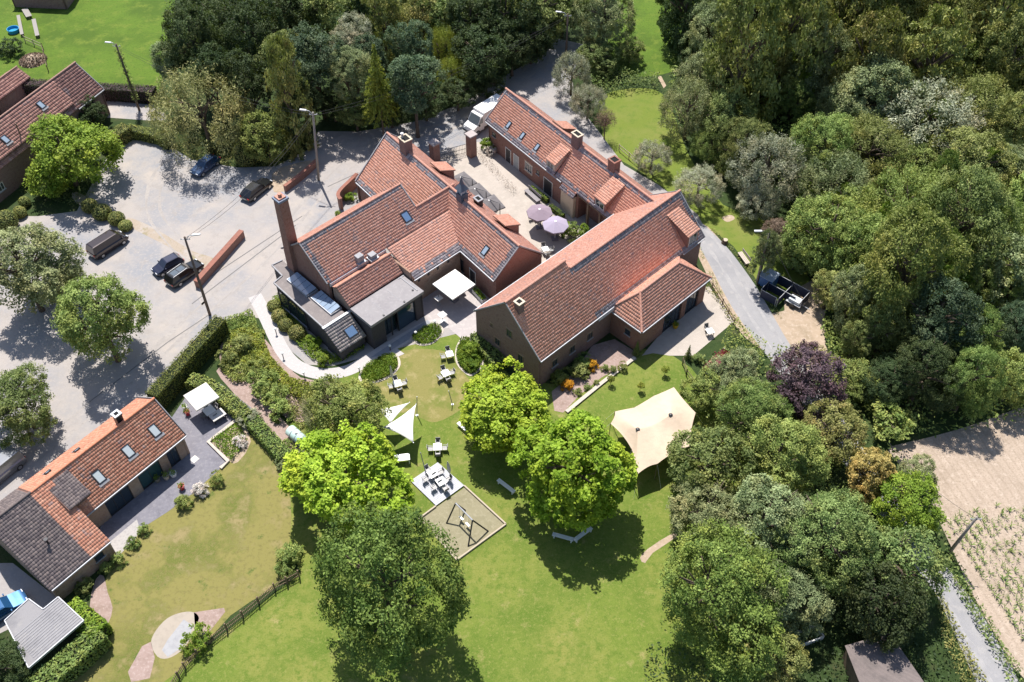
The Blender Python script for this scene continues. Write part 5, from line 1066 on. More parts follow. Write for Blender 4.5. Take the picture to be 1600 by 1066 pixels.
# crop rows in the field
def crop():
    xs, ys = [], []; a = P(1480,830); b = P(1640,1080); d = (b-a).normalized(); nr = Vector((d.y,-d.x,0))
    if nr.x < 0: nr = -nr
    fp = [(p.x,p.y) for p in poly([(1472,815),(1500,800),(1560,790),(1640,800),(1700,1080),(1605,1060),(1560,1000),(1520,930),(1492,868)])]
    for k in range(34):
        for s in np.arange(-6,34,.32):
            q = a+nr*(k*.78+.6+random.gauss(0,.05))+d*(s+random.gauss(0,.08))
            if in_poly(np.array([q.x]),np.array([q.y]),fp)[0] and random.random() < .85-.014*k: xs.append(q.x); ys.append(q.y)
    n = len(xs); kk = 6; X = np.repeat(np.c_[xs,ys,np.zeros(n)],kk,0); th = RNG.uniform(0,6.28,n*kk); tl = np.c_[np.cos(th),np.sin(th),np.full(n*kk,.9)]
    X += tl*.17; X[:,2] += RNG.uniform(0,.15,n*kk)
    me = leaf_mesh('maize_rows', X, np.c_[-np.cos(th)*.8,-np.sin(th)*.8,np.ones(n*kk)], np.repeat(RNG.uniform(.25,.65,n),kk), RNG.random(n*kk), LM['mid'], .16, tipdir=tl)
    o = bpy.data.objects.new('maize_rows', me); C.objects.link(o); stuff(o); o['label'] = 'rows of young maize on the dry field'; o['category'] = 'maize'
crop()

# ================================================================ WALLS, FENCES, POLES
def px_wall(name, label, px, wd, h, mat, cap=None, cat='wall', z0=0):
    W = [P(x,y) for x,y in px]; o0 = W[0].copy(); t = thing(name, label, cat, (o0.x,o0.y,0)); m = MB(); k = MB()
    L, Rr = [], []
    for i, p in enumerate(W):
        d = (W[min(i+1,len(W)-1)]-W[max(i-1,0)]).normalized(); nr = Vector((-d.y,d.x,0)); L.append(p-o0+nr*wd/2); Rr.append(p-o0-nr*wd/2)
    out = [(v.x,v.y) for v in L+Rr[::-1]]; m.prism(out, z0, h); m.build('masonry', mat, t)
    c = sum((v for v in L+Rr), Vector())/len(L+Rr)
    L2 = [a+(a-b).normalized()*.05 for a,b in zip(L,Rr)]; R2 = [b+(b-a).normalized()*.05 for a,b in zip(L,Rr)]
    k.prism([(v.x,v.y) for v in L2+R2[::-1]], h+.003, h+.09); k.build('coping', cap or M_ridge, t); return t
M_copr = surf('brick_coping', (.30,.135,.10), [((.22,.10,.08),2,.45,.7)], bdist=.01)
px_wall('low_brick_wall','long low red brick wall beside the parked estate car',[(309,450),(380,370)],.55,1.0,M_brick,M_copr)
px_wall('bed_wall','low brick wall round the tree bed by the street lamp',[(446,300),(470,282),(497,258)],.35,.9,M_brick,M_copr)
px_wall('yard_wall','curved red brick wall enclosing the little yard by the manor',smooth([(535,328),(531,322),(534,314),(548,300),(560,288)],3,False),.35,1.7,M_brick,M_copr)
px_wall('forecourt_wall','low dark wall below the annexe windows',[(1000,548),(1018,534)],.3,.5,M_brick,M_copr) if False else None
px_wall('bed_kerb','pale stone kerb along the mulch bed and lawn',[(885,645),(940,600),(992,560)],.3,.12,M_edging,M_edging,'kerb')
px_wall('patio_kerb','pale kerb along the edge of the grey patio',[(372,656),(326,692),(357,722),(345,733)],.25,.14,M_edging,M_edging,'kerb')
# gate: two pillars and two thin leaves
for (x,y,h,lb) in ((680,250,2.9,'brick gate pillar with flat cap behind the manor'),(737,243,3.5,'tall brick gate pillar beside the white van')):
    p = P(x,y); t = thing('gate_pillar', lb, 'pillar', p, -math.radians(50)); MB().box(-.5,.5,-.5,.5,0,h-.2).build('shaft', M_brick, t); MB().box(-.62,.62,-.62,.62,h-.198,h).build('cap', surf('stone_cap',(.42,.37,.36),[((.32,.28,.27),2,.5,.7)],bdist=.01), t)
a, b = P(690,250), P(728,240); t = thing('metal_gate','thin dark metal farm gate between the two pillars','gate',a); d = b-a
for z in (.15,.8,1.5): MB().tube([(0,0,z),(d.x,d.y,z)],.03,6).build('rail', M_metal_d, t)
for k in range(0,17): q = d*k/16; MB().tube([(q.x,q.y,.1),(q.x,q.y,1.55)],.02,5).build('bar', M_metal_d, t)
# utility poles and lamps
M_pole = surf('creosoted_pole', (.16,.12,.10), [((.10,.08,.07),2,.45,.7)], bdist=.005); M_conc = surf('concrete_pole', (.30,.27,.24), [((.24,.21,.19),2,.45,.7)], bdist=.005)
M_lamp = surf('lamp_head', (.62,.63,.65), rough=.4, bdist=0)
def pole(base, h, lab, arm=None, mat=None, lean=(0,0), name='utility_pole', cross=False):
    p = P(*base); t = thing(name, lab, 'pole', p); top = Vector((lean[0],lean[1],h))
    MB().tube([(0,0,0),top*.5,top],[.17,.15,.11],10).build('shaft', mat or M_pole, t, True)
    if arm:
        a = Vector((arm[0],arm[1],0)); e = top+a+Vector((0,0,.15)); MB().tube([top-Vector((0,0,.5)),top+a*.5+Vector((0,0,.1)),e],.045,6).build('arm', M_zinc, t)
        dn = a.normalized(); MB().obox(e-dn*.1,e+dn*.75,.26,.14).build('lamp_head', M_lamp, t, bev=.03)
    MB().tube([top-Vector((.5,0,.35)),top+Vector((.5,0,-.35))],.04,6).build('crossbar', M_zinc, t)
    for s in (-.45,0,.45): MB().lathe([(.05,0),(.06,.08),(.03,.14),(0,.14)],8,(top.x+s,top.y,top.z-.33)).build('insulator', M_lamp, t)
    return p+top
tA = pole((328,492),11.8,'tall dark pole with a lamp beside the parked estate car',(.9,.15))
tB = pole((498,282),10.5,'lamp pole beside the slim poplar',(-.9,.2),M_conc,(.8,0)); tC = pole((884,97),7.8,'street lamp pole among the willows at the top',(-1.0,.2)); tD = pole((1183,440),7.7,'grey concrete lamp pole beside the lane',(-1.0,0),M_conc)
tE = pole((218,173),10.2,'leaning ivy-clad lamp pole by the purple hedge',(-.7,.1),None,(-.4,.4)); tF = pole((1482,865),6.6,'bare pole at the edge of the maize field',None,M_conc,(.3,-.2))
t = thing('ivy','ivy wrapped round the leaning top left pole','ivy',P(218,173)); n = 420; zz = RNG.uniform(1.5,9.5,n); th = RNG.uniform(0,6.28,n); rr = RNG.uniform(.12,.5,n)
me = leaf_mesh('foliage', np.c_[np.cos(th)*rr-.04*zz, np.sin(th)*rr+.04*zz, zz], RNG.normal(size=(n,3)), np.full(n,.28), RNG.random(n), LM['forest']); o = bpy.data.objects.new('foliage', me); C.objects.link(o); o.parent = t
def cable(p, q, sag, lab, off=0, r=.016):
    p, q = Vector(p)+Vector((0,0,off)), Vector(q)+Vector((0,0,off)); pts = [p.lerp(q,i/14)-Vector((0,0,sag*4*(i/14)*(1-i/14))) for i in range(15)]
    tag(MB().tube(pts, r, 5).build('overhead_cable', surf('cable',(.06,.06,.06),bdist=0)), lab, 'cable')
cable(tB,tC,1.6,'upper cable from the poplar lamp to the top street lamp',-.2); cable(tB,tC,1.9,'lower cable from the poplar lamp to the top street lamp',-.5); cable(tE,tB,1.4,'cable from the ivy pole to the poplar lamp',-.2); cable(tE,tB,1.7,'lower cable from the ivy pole to the poplar lamp',-.5)
cable(tA,tB,1.2,'cable across the car park from the dark pole',-.2); cable(tA,tB,1.5,'second cable across the car park from the dark pole',-.5); cable(tD,P(1258,470,.6),.1,'stay wire from the lane lamp down to the ground',-.5,.03); cable(tF,P(1390,690,5.5),.8,'cable over the bare field corner',-.2)
# picket fence along the dry lawn
fp = [P(x,y) for x,y in ((468,902),(430,922),(380,965),(330,1005),(290,1045),(270,1075))]; t = thing('picket_fence','brown chestnut paling fence along the dry lawn','fence',fp[0]); pk = MB(); rails = MB()
for a, b in zip(fp[:-1], fp[1:]):
    a, b = a-fp[0], b-fp[0]; L = (b-a).length; d = (b-a)/L
    for z in (.35,.85): rails.obox((a.x,a.y,z),(b.x,b.y,z),.05,.06)
    for s in np.arange(0,L,.16):
        q = a+d*s; pk.obox((q.x,q.y,.03),(q.x+random.gauss(0,.02),q.y+random.gauss(0,.02),1.05+random.gauss(0,.05)),.05,.03)
    for s in (0,L/2): q = a+d*s; MB().box(q.x-.06,q.x+.06,q.y-.06,q.y+.06,0,1.25).build('post', M_wood, t)
stuff(pk.build('pickets', M_wood, t)); stuff(rails.build('rails', M_wood, t))
def rail_fence(px, lab, h=1.1, mat=None):
    W = [P(x,y) for x,y in px]; t = thing('rail_fence', lab, 'fence', W[0])
    for a, b in zip(W[:-1],W[1:]):
        a, b = a-W[0], b-W[0]; n = max(1,round((b-a).length/2.0))
        for k in range(n+1): q = a.lerp(b,k/n); MB().box(q.x-.05,q.x+.05,q.y-.05,q.y+.05,0,h).build('post', mat or M_wood, t)
        for z in (h*.45,h*.9): MB().obox((a.x,a.y,z),(b.x,b.y,z),.04,.1).build('rail', mat or M_wood, t)
rail_fence([(967,236),(998,262)],'pale wooden rail behind the north range',1.1,surf('pale_wood',(.42,.36,.26),bdist=.005)); rail_fence([(1112,452),(1128,478),(1146,508)],'dark wooden fence between forecourt and lane'); rail_fence([(1066,570),(1072,588),(1082,602)],'short curved fence at the lawn corner by the tent')
rail_fence([(30,122),(35,140)],'old fence post stump by the purple hedge') if False else None
rail_fence([(68,78),(76,112)],'weathered rails around the muck heap'); rail_fence([(40,66),(68,78)],'pale rails of the paddock corner',1.1,MATS['pale_wood'])
# ================================================================ FURNITURE
M_white = surf('white_cloth', (.80,.79,.76), [((.74,.73,.70),1.5,.45,.7)], rough=.8, bdist=.004); M_cream_c = surf('cream_cloth', (.60,.48,.365), [((.54,.43,.33),.8,.45,.7),((.50,.40,.31),.35,.55,.7)], rough=.85, bscale=1.3, bdist=.10)
M_ecru = surf('ecru_cloth', (.62,.59,.55), rough=.85, bdist=.004); M_lilac = surf('lilac_cloth', (.27,.215,.26), [((.23,.18,.22),2,.5,.7)], rough=.85, bdist=.004); M_lilac2 = surf('pale_lilac_cloth', (.35,.31,.40), rough=.85, bdist=.004)
M_greyc = surf('grey_cloth', (.17,.16,.165), [((.13,.12,.125),1.5,.45,.7)], rough=.85, bdist=.006); M_wht = surf('white_lacquer', (.82,.82,.80), rough=.4, bdist=0); M_chair = surf('grey_mesh', (.20,.20,.205), rough=.5, metal=.3, bdist=0)
def parasol(px, h, half, rz, mat, lab, n=4, rise=.35, name='parasol', pole_off=None):
    p = P(px[0],px[1],h); t = thing(name, lab, 'parasol', (p.x,p.y,0), rz); ph = math.pi/4 if n == 4 else math.pi/n
    R = half*math.sqrt(2) if n == 4 else half
    rim = [(R*math.cos(ph+2*math.pi*i/n), R*math.sin(ph+2*math.pi*i/n)) for i in range(n)]; m = MB(); pts = []
    for f, z in ((1,0),(.5,rise*.58),(.12,rise)): pts += [(x*f,y*f,h-rise*.4+z) for x,y in rim]
    low = [(x,y,h-rise*.4-.16) for x,y in rim]; m.add(pts+low+[(0,0,h-rise*.4+rise*1.05)], [(i,(i+1)%n,n+(i+1)%n,n+i) for i in range(n)]+[(n+i,n+(i+1)%n,2*n+(i+1)%n,2*n+i) for i in range(n)]+[(2*n+i,2*n+(i+1)%n,4*n) for i in range(n)]+[(3*n+i,3*n+(i+1)%n,(i+1)%n,i) for i in range(n)])
    m.build('canopy', mat, t)
    k = MB()
    for x, y in rim: k.tube([(x*.97,y*.97,h-rise*.4-.03),(0,0,h+rise*.5-.02)],.018,5)
    stuff(k.build('ribs', M_zinc, t)); MB().lathe([(.16,h+rise*.62),(.12,h+rise*.72),(0,h+rise*.74)],10).build('finial', M_wht, t)
    if pole_off is None: MB().tube([(0,0,0),(0,0,h+rise*.55)],.04,8).build('pole', M_wht, t); MB().box(-.4,.4,-.4,.4,0,.12).build('base', M_slate, t)
    else:
        x, y = pole_off; MB().tube([(x,y,0),(x,y,h+.7),(0,0,h+.5)],.05,8).build('pole', M_metal_d, t); MB().box(x-.4,x+.4,y-.4,y+.4,0,.12).build('base', M_slate, t)
    return t
R45 = math.radians(45)
parasol((709,443),2.7,1.72,-math.radians(46),M_white,'large square white parasol on the terrace between manor and barn',rise=.25)
parasol((314,618),2.6,1.32,-math.radians(48),M_ecru,'square off-white parasol on the small patio')
parasol((843,330),2.6,1.62,.2,M_lilac,'mauve octagonal parasol farther from the barn',8,.5); parasol((868,349),2.5,1.62,.2,M_lilac2,'paler lilac octagonal parasol nearer the barn',8,.5)
for i,(x,y,lb) in enumerate(((721,281,'farthest of three grey square parasols behind the manor ridge'),(743,299,'middle one of three grey square parasols behind the manor ridge'),(765,317,'nearest of three grey square parasols behind the manor ridge'))):
    parasol((x,y),2.7+.12*(i%2),1.42,-math.radians(52+4*i),M_greyc,lb,4,.6,pole_off=(1.5,.6))
p = P(594,578); t = thing('closed_parasol','closed pale parasol standing on the left grass bed edge','parasol',P(614,600)); MB().tube([(0,0,0),(0,0,2.9)],.03,6).build('pole', M_wht, t); MB().lathe([(.02,1.2),(.16,1.35),(.13,2.2),(.05,2.85),(0,2.95)],10).build('folded_canopy', M_ecru, t)
t = thing('closed_parasol','closed grey parasol on the corner of the white deck','parasol',P(705,752)); MB().tube([(0,0,0),(-.25,.3,2.9)],.035,6).build('pole', M_metal_d, t); MB().tube([(-.1,.12,1.2),(-.15,.18,1.6),(-.2,.26,2.4),(-.25,.3,2.9)],[.05,.19,.15,.03],10).build('folded_canopy', M_ecru, t)
# table and chair sets
def chair(par, x, y, rz):
    c = thing('garden_chair', '', 'chair'); 
    MB().box(-.24,.24,-.24,.24,.43,.46).build('seat', M_chair, c); m = MB(); m.add([(-.24,.22,.46),(.24,.22,.46),(.24,.30,.92),(-.24,.30,.92),(-.24,.25,.46),(.24,.25,.46),(.24,.33,.92),(-.24,.33,.92)],[(3,2,1,0),(4,5,6,7),(0,1,5,4),(1,2,6,5),(2,3,7,6),(3,0,4,7)]); m.build('backrest', M_chair, c)
    for sx in (-.22,.22):
        for sy in (-.2,.22): MB().tube([(sx,sy,0),(sx,sy,.43)],.016,5).build('leg', M_metal_d, c)
        MB().obox((sx,-.22,.66),(sx,.26,.68),.04,.03).build('armrest', M_chair, c)
    return c
CH = chair(None,0,0,0); index_children(CH); first = [True]
def place_chair(x, y, z, rz, lab):
    if first[0]: o = CH; first[0] = False
    else: o = copy_tree(CH)
    o.location = (x,y,z); o.rotation_euler = (0,0,rz); o['label'] = lab; o['group'] = 'grey mesh garden chairs'; return o
def tset(px, rz, where, size=.85, chairs=4, z=0, topmat=None, name='garden_table', d=.72):
    p = P(px[0],px[1],0); t = thing(name, 'square white table '+where, 'table', (p.x,p.y,z), rz); h = size/2
    MB().box(-h,h,-h,h,.70,.74).build('table_top', topmat or M_wht, t, bev=.01)
    for sx in (-1,1):
        for sy in (-1,1): MB().box(sx*(h-.08)-.025,sx*(h-.08)+.025,sy*(h-.08)-.025,sy*(h-.08)+.025,0,.70).build('leg', M_metal_d, t)
    for k in range(chairs):
        th = rz+k*math.pi/2+.12*random.uniform(-1,1); x, y = p.x+math.sin(-th)*-d*-1, p.y+math.cos(th)*d
        place_chair(p.x-math.sin(th)*d, p.y+math.cos(th)*d, z, th, 'grey mesh chair, '+('far','left','near','right')[k]+' side of table '+where)
tset((622,606),.35,'beside the closed parasol on the lawn'); tset((697,590),.5,'on the lawn near the round bed'); tset((684,705),0.05,'right of the shade sails'); tset((703,560),.3,'at the edge of the round bed',.8,2)
tset((677,748),.6,'on the white deck, farther one',.9,4,.16,d=.85); tset((690,760),.6,'on the white deck, nearer one',.9,4,.16,d=.85)
tset((852,396),.3,'in the courtyard by the manor gable',.8,4); tset((329,648),.75,'under the off-white patio parasol',1.1,4)
tset((716,452),.75,'below the big white parasol',1.0,4); tset((838,342),.4,'below the mauve parasol',.9,4); tset((866,362),.4,'below the paler lilac parasol',.9,4); tset((1108,524),.3,'on the barn forecourt',.8,1)
p = P(342,655); t = thing('side_table','white square lounge table beside the patio parasol','table',p,.75); MB().box(-.75,.75,-.55,.55,.66,.76).build('table_top',M_ecru,t); [MB().box(x-.05,x+.05,y-.05,y+.05,0,.66).build('leg',M_metal_d,t) for x in (-.6,.6) for y in (-.4,.4)]
for (x,y,lb) in ((686,476,'high white bar table nearer the glazed front'),(692,502,'high white bar table at the lower end of the terrace')):
    p = P(x,y); t = thing('bar_table',lb,'table',p,.75); MB().box(-.4,.4,-.4,.4,1.06,1.1).build('table_top',M_wht,t); MB().tube([(0,0,0),(0,0,1.06)],.04,8).build('column',M_zinc,t); MB().lathe([(0,.03),(.3,.03),(.3,0)],12).build('foot',M_zinc,t); MB().tube([(.1,.1,1.1),(.1,.1,1.5)],.03,6).build('table_lamp',M_metal_d,t)
p = P(627,722); t = thing('picnic_table','white table in the shadow of the shade sail','table',p,.15); MB().box(-.9,.9,-.4,.4,.72,.77).build('table_top',M_wht,t); [MB().box(x-.04,x+.04,y-.04,y+.04,0,.72).build('leg',M_wht,t) for x in (-.8,.8) for y in (-.32,.32)]
def bench(a, b, lab, mat=M_wht, w=.42, h=.45, back=False, slats=3):
    a, b = P(*a), P(*b); c = (a+b)/2; d = b-a; L = d.length; t = thing('bench', lab, 'bench', c, math.atan2(d.y,d.x))
    sw = w/slats
    for k in range(slats): MB().box(-L/2,L/2,-w/2+k*sw+.01,-w/2+(k+1)*sw-.01,h-.05,h).build('slat', mat, t)
    for x in (-L/2+.2,L/2-.2): MB().box(x-.05,x+.05,-w/2+.03,w/2-.03,0,h-.051).build('leg', mat, t)
    if back:
        for z in (.62,.76,.9): MB().box(-L/2,L/2,w/2,w/2+.03,z,z+.1).build('back_slat', mat, t)
    return t
bench((716,664),(737,683),'white bench left of the flowering chestnut'); bench((742,684),(768,684),'white bench half under the flowering chestnut'); bench((778,753),(804,773),'white bench in the dappled shade left of the round maple'); bench((863,838),(896,847),'left bench of the white pair in the maple shadow'); bench((897,848),(924,828),'right bench of the white pair in the maple shadow')
bench((822,300),(842,318),'grey slatted bench by the courtyard box hedge',surf('grey_wood',(.30,.28,.29),bdist=.005),.7,.45,True,4)
t = bench((1155,398),(1168,416),'weathered wooden bench on the grass beside the lane',surf('bleached_wood',(.48,.42,.36),bdist=.01),.6,.45,True,3)
p = P(1132,380); t = thing('tree_stump','small tree stump on the verge by the barn','stump',p); MB().tube([(0,0,0),(0,0,.25),(.03,0,.55)],[.42,.34,.32],12).build('wood',M_bark,t); MB().tube([(.03,0,.55),(.03,0,.57)],.3,12).build('cut_face',surf('cut_wood',(.5,.42,.32),bdist=0),t)
# planters on the terrace
for a,b,lb in (((741,456),(757,474),'white trough planter with green plants beside the terrace parasol'),):
    a,b = P(*a),P(*b); c=(a+b)/2; d=b-a; L=d.length; t=thing('planter',lb,'planter',c,math.atan2(d.y,d.x)); MB().box(-L/2,L/2,-.3,.3,0,.55).build('trough',M_wht,t,bev=.02)
    n=500; me=leaf_mesh('plants',np.c_[RNG.uniform(-L/2,L/2,n),RNG.uniform(-.28,.28,n),RNG.uniform(.5,.9,n)],RNG.normal(size=(n,3))+np.array((0,0,1)),np.full(n,.18),RNG.random(n),LM['bright']); o=bpy.data.objects.new('plants',me); C.objects.link(o); o.parent=t
# shade sails and posts
def sail(corners, lab, mat=M_white, sagf=.16, N=10):
    A_,B_,C_ = (P(x,y,z) for x,y,z in corners); o0 = Vector((A_.x,A_.y,0)); t = thing('shade_sail', lab, 'sail', o0); vs=[]; idx={}
    cen=(A_+B_+C_)/3
    for i in range(N+1):
        for j in range(N+1-i):
            u,v=i/N,j/N; w_=1-u-v; p=A_*u+B_*v+C_*w_; e=4*(u*v+v*w_+u*w_)-27*u*v*w_*.0; pull=sagf*(4*u*v*(1-w_*1)+4*v*w_*(1-u)+4*u*w_*(1-v))*.9
            p=p+(cen-p)*pull*(1-3*min(u,v,w_)); p.z-=.25*27*u*v*w_*.3; idx[(i,j)]=len(vs); vs.append(p-o0)
    fs=[]
    for i in range(N):
        for j in range(N-i):
            fs.append((idx[(i,j)],idx[(i+1,j)],idx[(i,j+1)]))
            if j<N-i-1: fs.append((idx[(i+1,j)],idx[(i+1,j+1)],idx[(i,j+1)]))
    o=MB().add(vs,fs).build('cloth',mat,t,True); s=o.modifiers.new('thickness','SOLIDIFY'); s.thickness=.012
    for cx in (A_,B_,C_): MB().lathe([(.05,0),(.05,.04),(0,.04)],8,(cx.x-o0.x,cx.y-o0.y,cx.z)).build('corner_ring',M_zinc,t)
sail(((640,629,3.0),(588,640,2.6),(610,662,2.3)),'upper white triangular shade sail half hidden by a tree'); sail(((650,632,3.2),(646,692,2.3),(598,668,2.5)),'lower white triangular shade sail over the lawn')
def post(base, topxy, h, lab):
    b=P(*base); q=P(topxy[0],topxy[1],h); t=thing('sail_post',lab,'post',b); MB().tube([(0,0,0),(q.x-b.x,q.y-b.y,h)],.045,8).build('shaft',M_zinc,t); MB().lathe([(.15,0),(.15,.03),(.05,.03)],10).build('foot_plate',M_zinc,t)
post((651.5,649),(651.5,620),2.9,'upright metal post at the top corner of the sails'); post((669,752),(657,707),3.0,'leaning metal post rising from the white deck'); post((707,632),(701,611),2.0,'thin post on the lawn right of the sails')
# beige stretch tent
tc = dict(A=(1053,605,2.5),B=(1087,645,2.4),Cc=(1078,697,2.3),D=(1027,725,2.6),Ee=(994,743,2.3),F=(987,702,2.5),G=(954,662,2.3),H=(961,643,2.6),I=(991,637,2.4),J=(1021,619,2.5))
out = [P(*v) for v in tc.values()]; pk1, pk2 = P(996.6,670.3,3.6), P(1048,647.7,3.6); o0 = Vector((pk1.x,pk1.y,0)); t = thing('stretch_tent','beige stretch tent with two peaks between the maple and the copse','tent',o0)
xs=[p.x for p in out]; ys=[p.y for p in out]; gx=np.arange(min(xs)-.2,max(xs)+.2,.22); gy=np.arange(min(ys)-.2,max(ys)+.2,.22)
def densify(pl,n=8):
    r=[]
    for a,b in zip(pl,pl[1:]+pl[:1]):
        for k in range(n): 
            q=a.lerp(b,k/n); cc=(pk1+pk2)/2; s=4*(k/n)*(1-k/n); q=q+(Vector((cc.x,cc.y,q.z))-q)*.035*s; q.z+= .15*s; r.append(q)
    return r
rim=densify(out); M_=len(rim); rings=12; vs=[]
for k in range(rings+1):
    f=k/rings
    for p in rim:
        # target point on the line between peaks
        ab=Vector((pk2.x-pk1.x,pk2.y-pk1.y,0)); s=max(0,min(1,(Vector((p.x,p.y,0))-Vector((pk1.x,pk1.y,0))).dot(ab)/ab.length_squared)); q=pk1.lerp(pk2,s); q.z-=.55*4*s*(1-s)
        w_=p.lerp(q,f); w_.z=p.z+(q.z-p.z)*(f**1.25); vs.append(w_-o0)
fs=[(k*M_+i,k*M_+(i+1)%M_,(k+1)*M_+(i+1)%M_,(k+1)*M_+i) for k in range(rings) for i in range(M_)]
MB().add(vs,fs).build('canopy',M_cream_c,t,True)
for v in out: 
    w_=v-o0; MB().tube([(w_.x,w_.y,0),(w_.x,w_.y,v.z+.05)],.035,6).build('side_pole',M_wood,t)
    dd=Vector((w_.x,w_.y,0)).normalized(); MB().tube([(w_.x,w_.y,v.z),(w_.x+dd.x*1.2,w_.y+dd.y*1.2,.02)],.012,4).build('guy_rope',M_wht,t)
for v in (pk1,pk2): w_=v-o0; MB().tube([(w_.x,w_.y,0),(w_.x,w_.y,v.z-.02)],.06,8).build('mast',M_wood,t); MB().lathe([(.22,v.z-.05),(.12,v.z+.04),(0,v.z+.05)],10,(w_.x,w_.y,0)).build('mast_cap',M_metal_d,t)
# white deck, play area, swing
dk=[P(x,y) for x,y in ((641.4,752.7),(684,723.8),(725.3,760),(681.5,791.5))]; o0=dk[0]; t=thing('garden_deck','pale square deck with two white tables','deck',o0); q=[(v-o0) for v in dk]
nb=22
for k in range(nb):
    a0=q[0].lerp(q[3],k/nb+.002); a1=q[0].lerp(q[3],(k+1)/nb-.002); b0=q[1].lerp(q[2],k/nb+.002); b1=q[1].lerp(q[2],(k+1)/nb-.002)
    MB().prism([(a0.x,a0.y),(b0.x,b0.y),(b1.x,b1.y),(a1.x,a1.y)],.10,.16).build('plank',surf('pale_deck',(.50,.51,.56),[((.44,.45,.50),2,.45,.7)],bdist=.004),t)
MB().prism([(v.x*1.0,v.y) for v in q],.0,.098).build('deck_frame',M_wood,t)
pit=[(654,812),(681.5,793),(726,762),(790.5,820),(714,875),(690,850)]; sheet('play_surface',pit,.012,surf('olive_matting',(.265,.24,.155),[((.22,.20,.125),.8,.45,.7),((.32,.29,.20),3,.5,.7)],bscale=20,bdist=.02))
for i,(a,b) in enumerate((((725.3,760),(790.5,820)),((790.5,820),(714,876)),((714,876),(690,850)),((681,792),(654,812)))):
    a,b=P(*a),P(*b); t=thing('timber_edge',('right hand timber edge of the play area','lower pale timber edge of the play area','left hand timber edge of the play area','upper left timber edge of the play area')[i],'edging',a); MB().obox((0,0,.10),(b.x-a.x,b.y-a.y,.10),.14,.2).build('beam',surf('edge_timber',(.46,.39,.31),bdist=.005),t)
o0=P(713,820); t=thing('swing_set','dark steel swing set with two seats on the play area','swing',o0)
T1,T2=P(712,786.5,2.2),P(738.3,813,2.2); ft=[P(697.7,817.8),P(727,797.5),P(731.6,854),P(762.9,830.3)]
MB().tube([T1-o0,T2-o0],.08,8).build('top_beam',M_zinc,t)
for k,f in enumerate(ft): MB().tube([f-o0,(T1 if k<2 else T2)-o0],.075,8).build('leg',M_metal_d,t)
for s in (.3,.68):
    q=T1.lerp(T2,s)-o0; dd=(T2-T1).normalized()*.22; m=MB()
    for e in (-1,1): MB().tube([q+dd*e,Vector((q.x,q.y,.5))+dd*e],.012,4).build('chain',M_zinc,t)
    MB().obox(Vector((q.x,q.y,.5))-dd*1.2,Vector((q.x,q.y,.5))+dd*1.2,.2,.06).build('seat',M_wht,t)
# water tank
p=P(466,688); t=thing('water_tank','pale mint cylindrical tank on the mulch path','tank',p,-.75); MB().tube([(-1.25,0,.65),(-1.15,0,.65),(1.15,0,.65),(1.25,0,.65)],[.35,.6,.6,.35],18).build('drum',surf('mint_paint',(.50,.66,.62),rough=.4,bdist=0),t,True)
for x in (-.7,.7): MB().box(x-.1,x+.1,-.5,.5,0,.35).build('cradle',M_zinc,t)
for x in (-.5,.2,.8): MB().tube([(x-.04,0,.65),(x+.04,0,.65)],.625,18).build('hoop',M_zinc,t)
MB().tube([(0,0,1.2),(0,0,1.4)],.15,10).build('lid',M_wht,t)
# garden lights
for x,y,lb in ((443,560,'low garden light left of the curved path'),(476,590,'low garden light at the bend of the curved path'),(562,582,'low garden light on the left grass bed'),(610,548,'low garden light by the entrance path'),(650,527,'low garden light at the left tip of the glazed-front bed'),(680,510,'low garden light at the right tip of the glazed-front bed'),(432,522,'low garden light near the clipped mounds')):
    t=thing('bollard_light',lb,'light',P(x,y)); MB().tube([(0,0,0),(0,0,.75)],.05,8).build('stem',M_metal_d,t); MB().lathe([(.14,.75),(.16,.85),(.10,.93),(0,.95)],12).build('globe',M_wht,t)
# pots on the small patio, other small things
for x,y,r,mt,lb in ((247,752,.3,M_bark_l,'brown pot at the left of the pot row on the patio'),(261,748,.32,M_cream,'cream pot in the middle of the pot row'),(272,744,.35,M_wht,'white pot at the right of the pot row'),(285,764,.32,surf('red_glaze',(.5,.04,.06),rough=.3,bdist=0),'red pot on the patio edge'),(290,640,.3,M_wht,'white pot near the off-white parasol'),(294,648,.28,MATS['red_glaze'],'red pot near the off-white parasol'),(1055,512,.35,surf('amber',(.6,.36,.03),bdist=0),'amber pot at the annexe doors'),(1046,470,.01,M_wht,'')):
    if r<.05: continue
    t=thing('plant_pot',lb,'pot',P(x,y)); MB().lathe([(0,.02),(r*.7,0),(r,.55),(r*.9,.55),(r*.85,.45),(0,.45)],14).build('pot',mt,t); n=90; me=leaf_mesh('plant',np.c_[RNG.normal(0,r*.5,n),RNG.normal(0,r*.5,n),RNG.uniform(.45,.95,n)],RNG.normal(size=(n,3)),np.full(n,.16),RNG.random(n),LM['bright']); o=bpy.data.objects.new('plant',me); C.objects.link(o); o.parent=t; stuff(o)
t=thing('hatch_cover','square metal hatch in the patio paving','hatch',P(304,718),-.66); MB().box(-.35,.35,-.35,.35,.017,.04).build('frame',M_ecru,t); MB().box(-.25,.25,-.25,.25,.04,.05).build('plate',M_zinc,t)
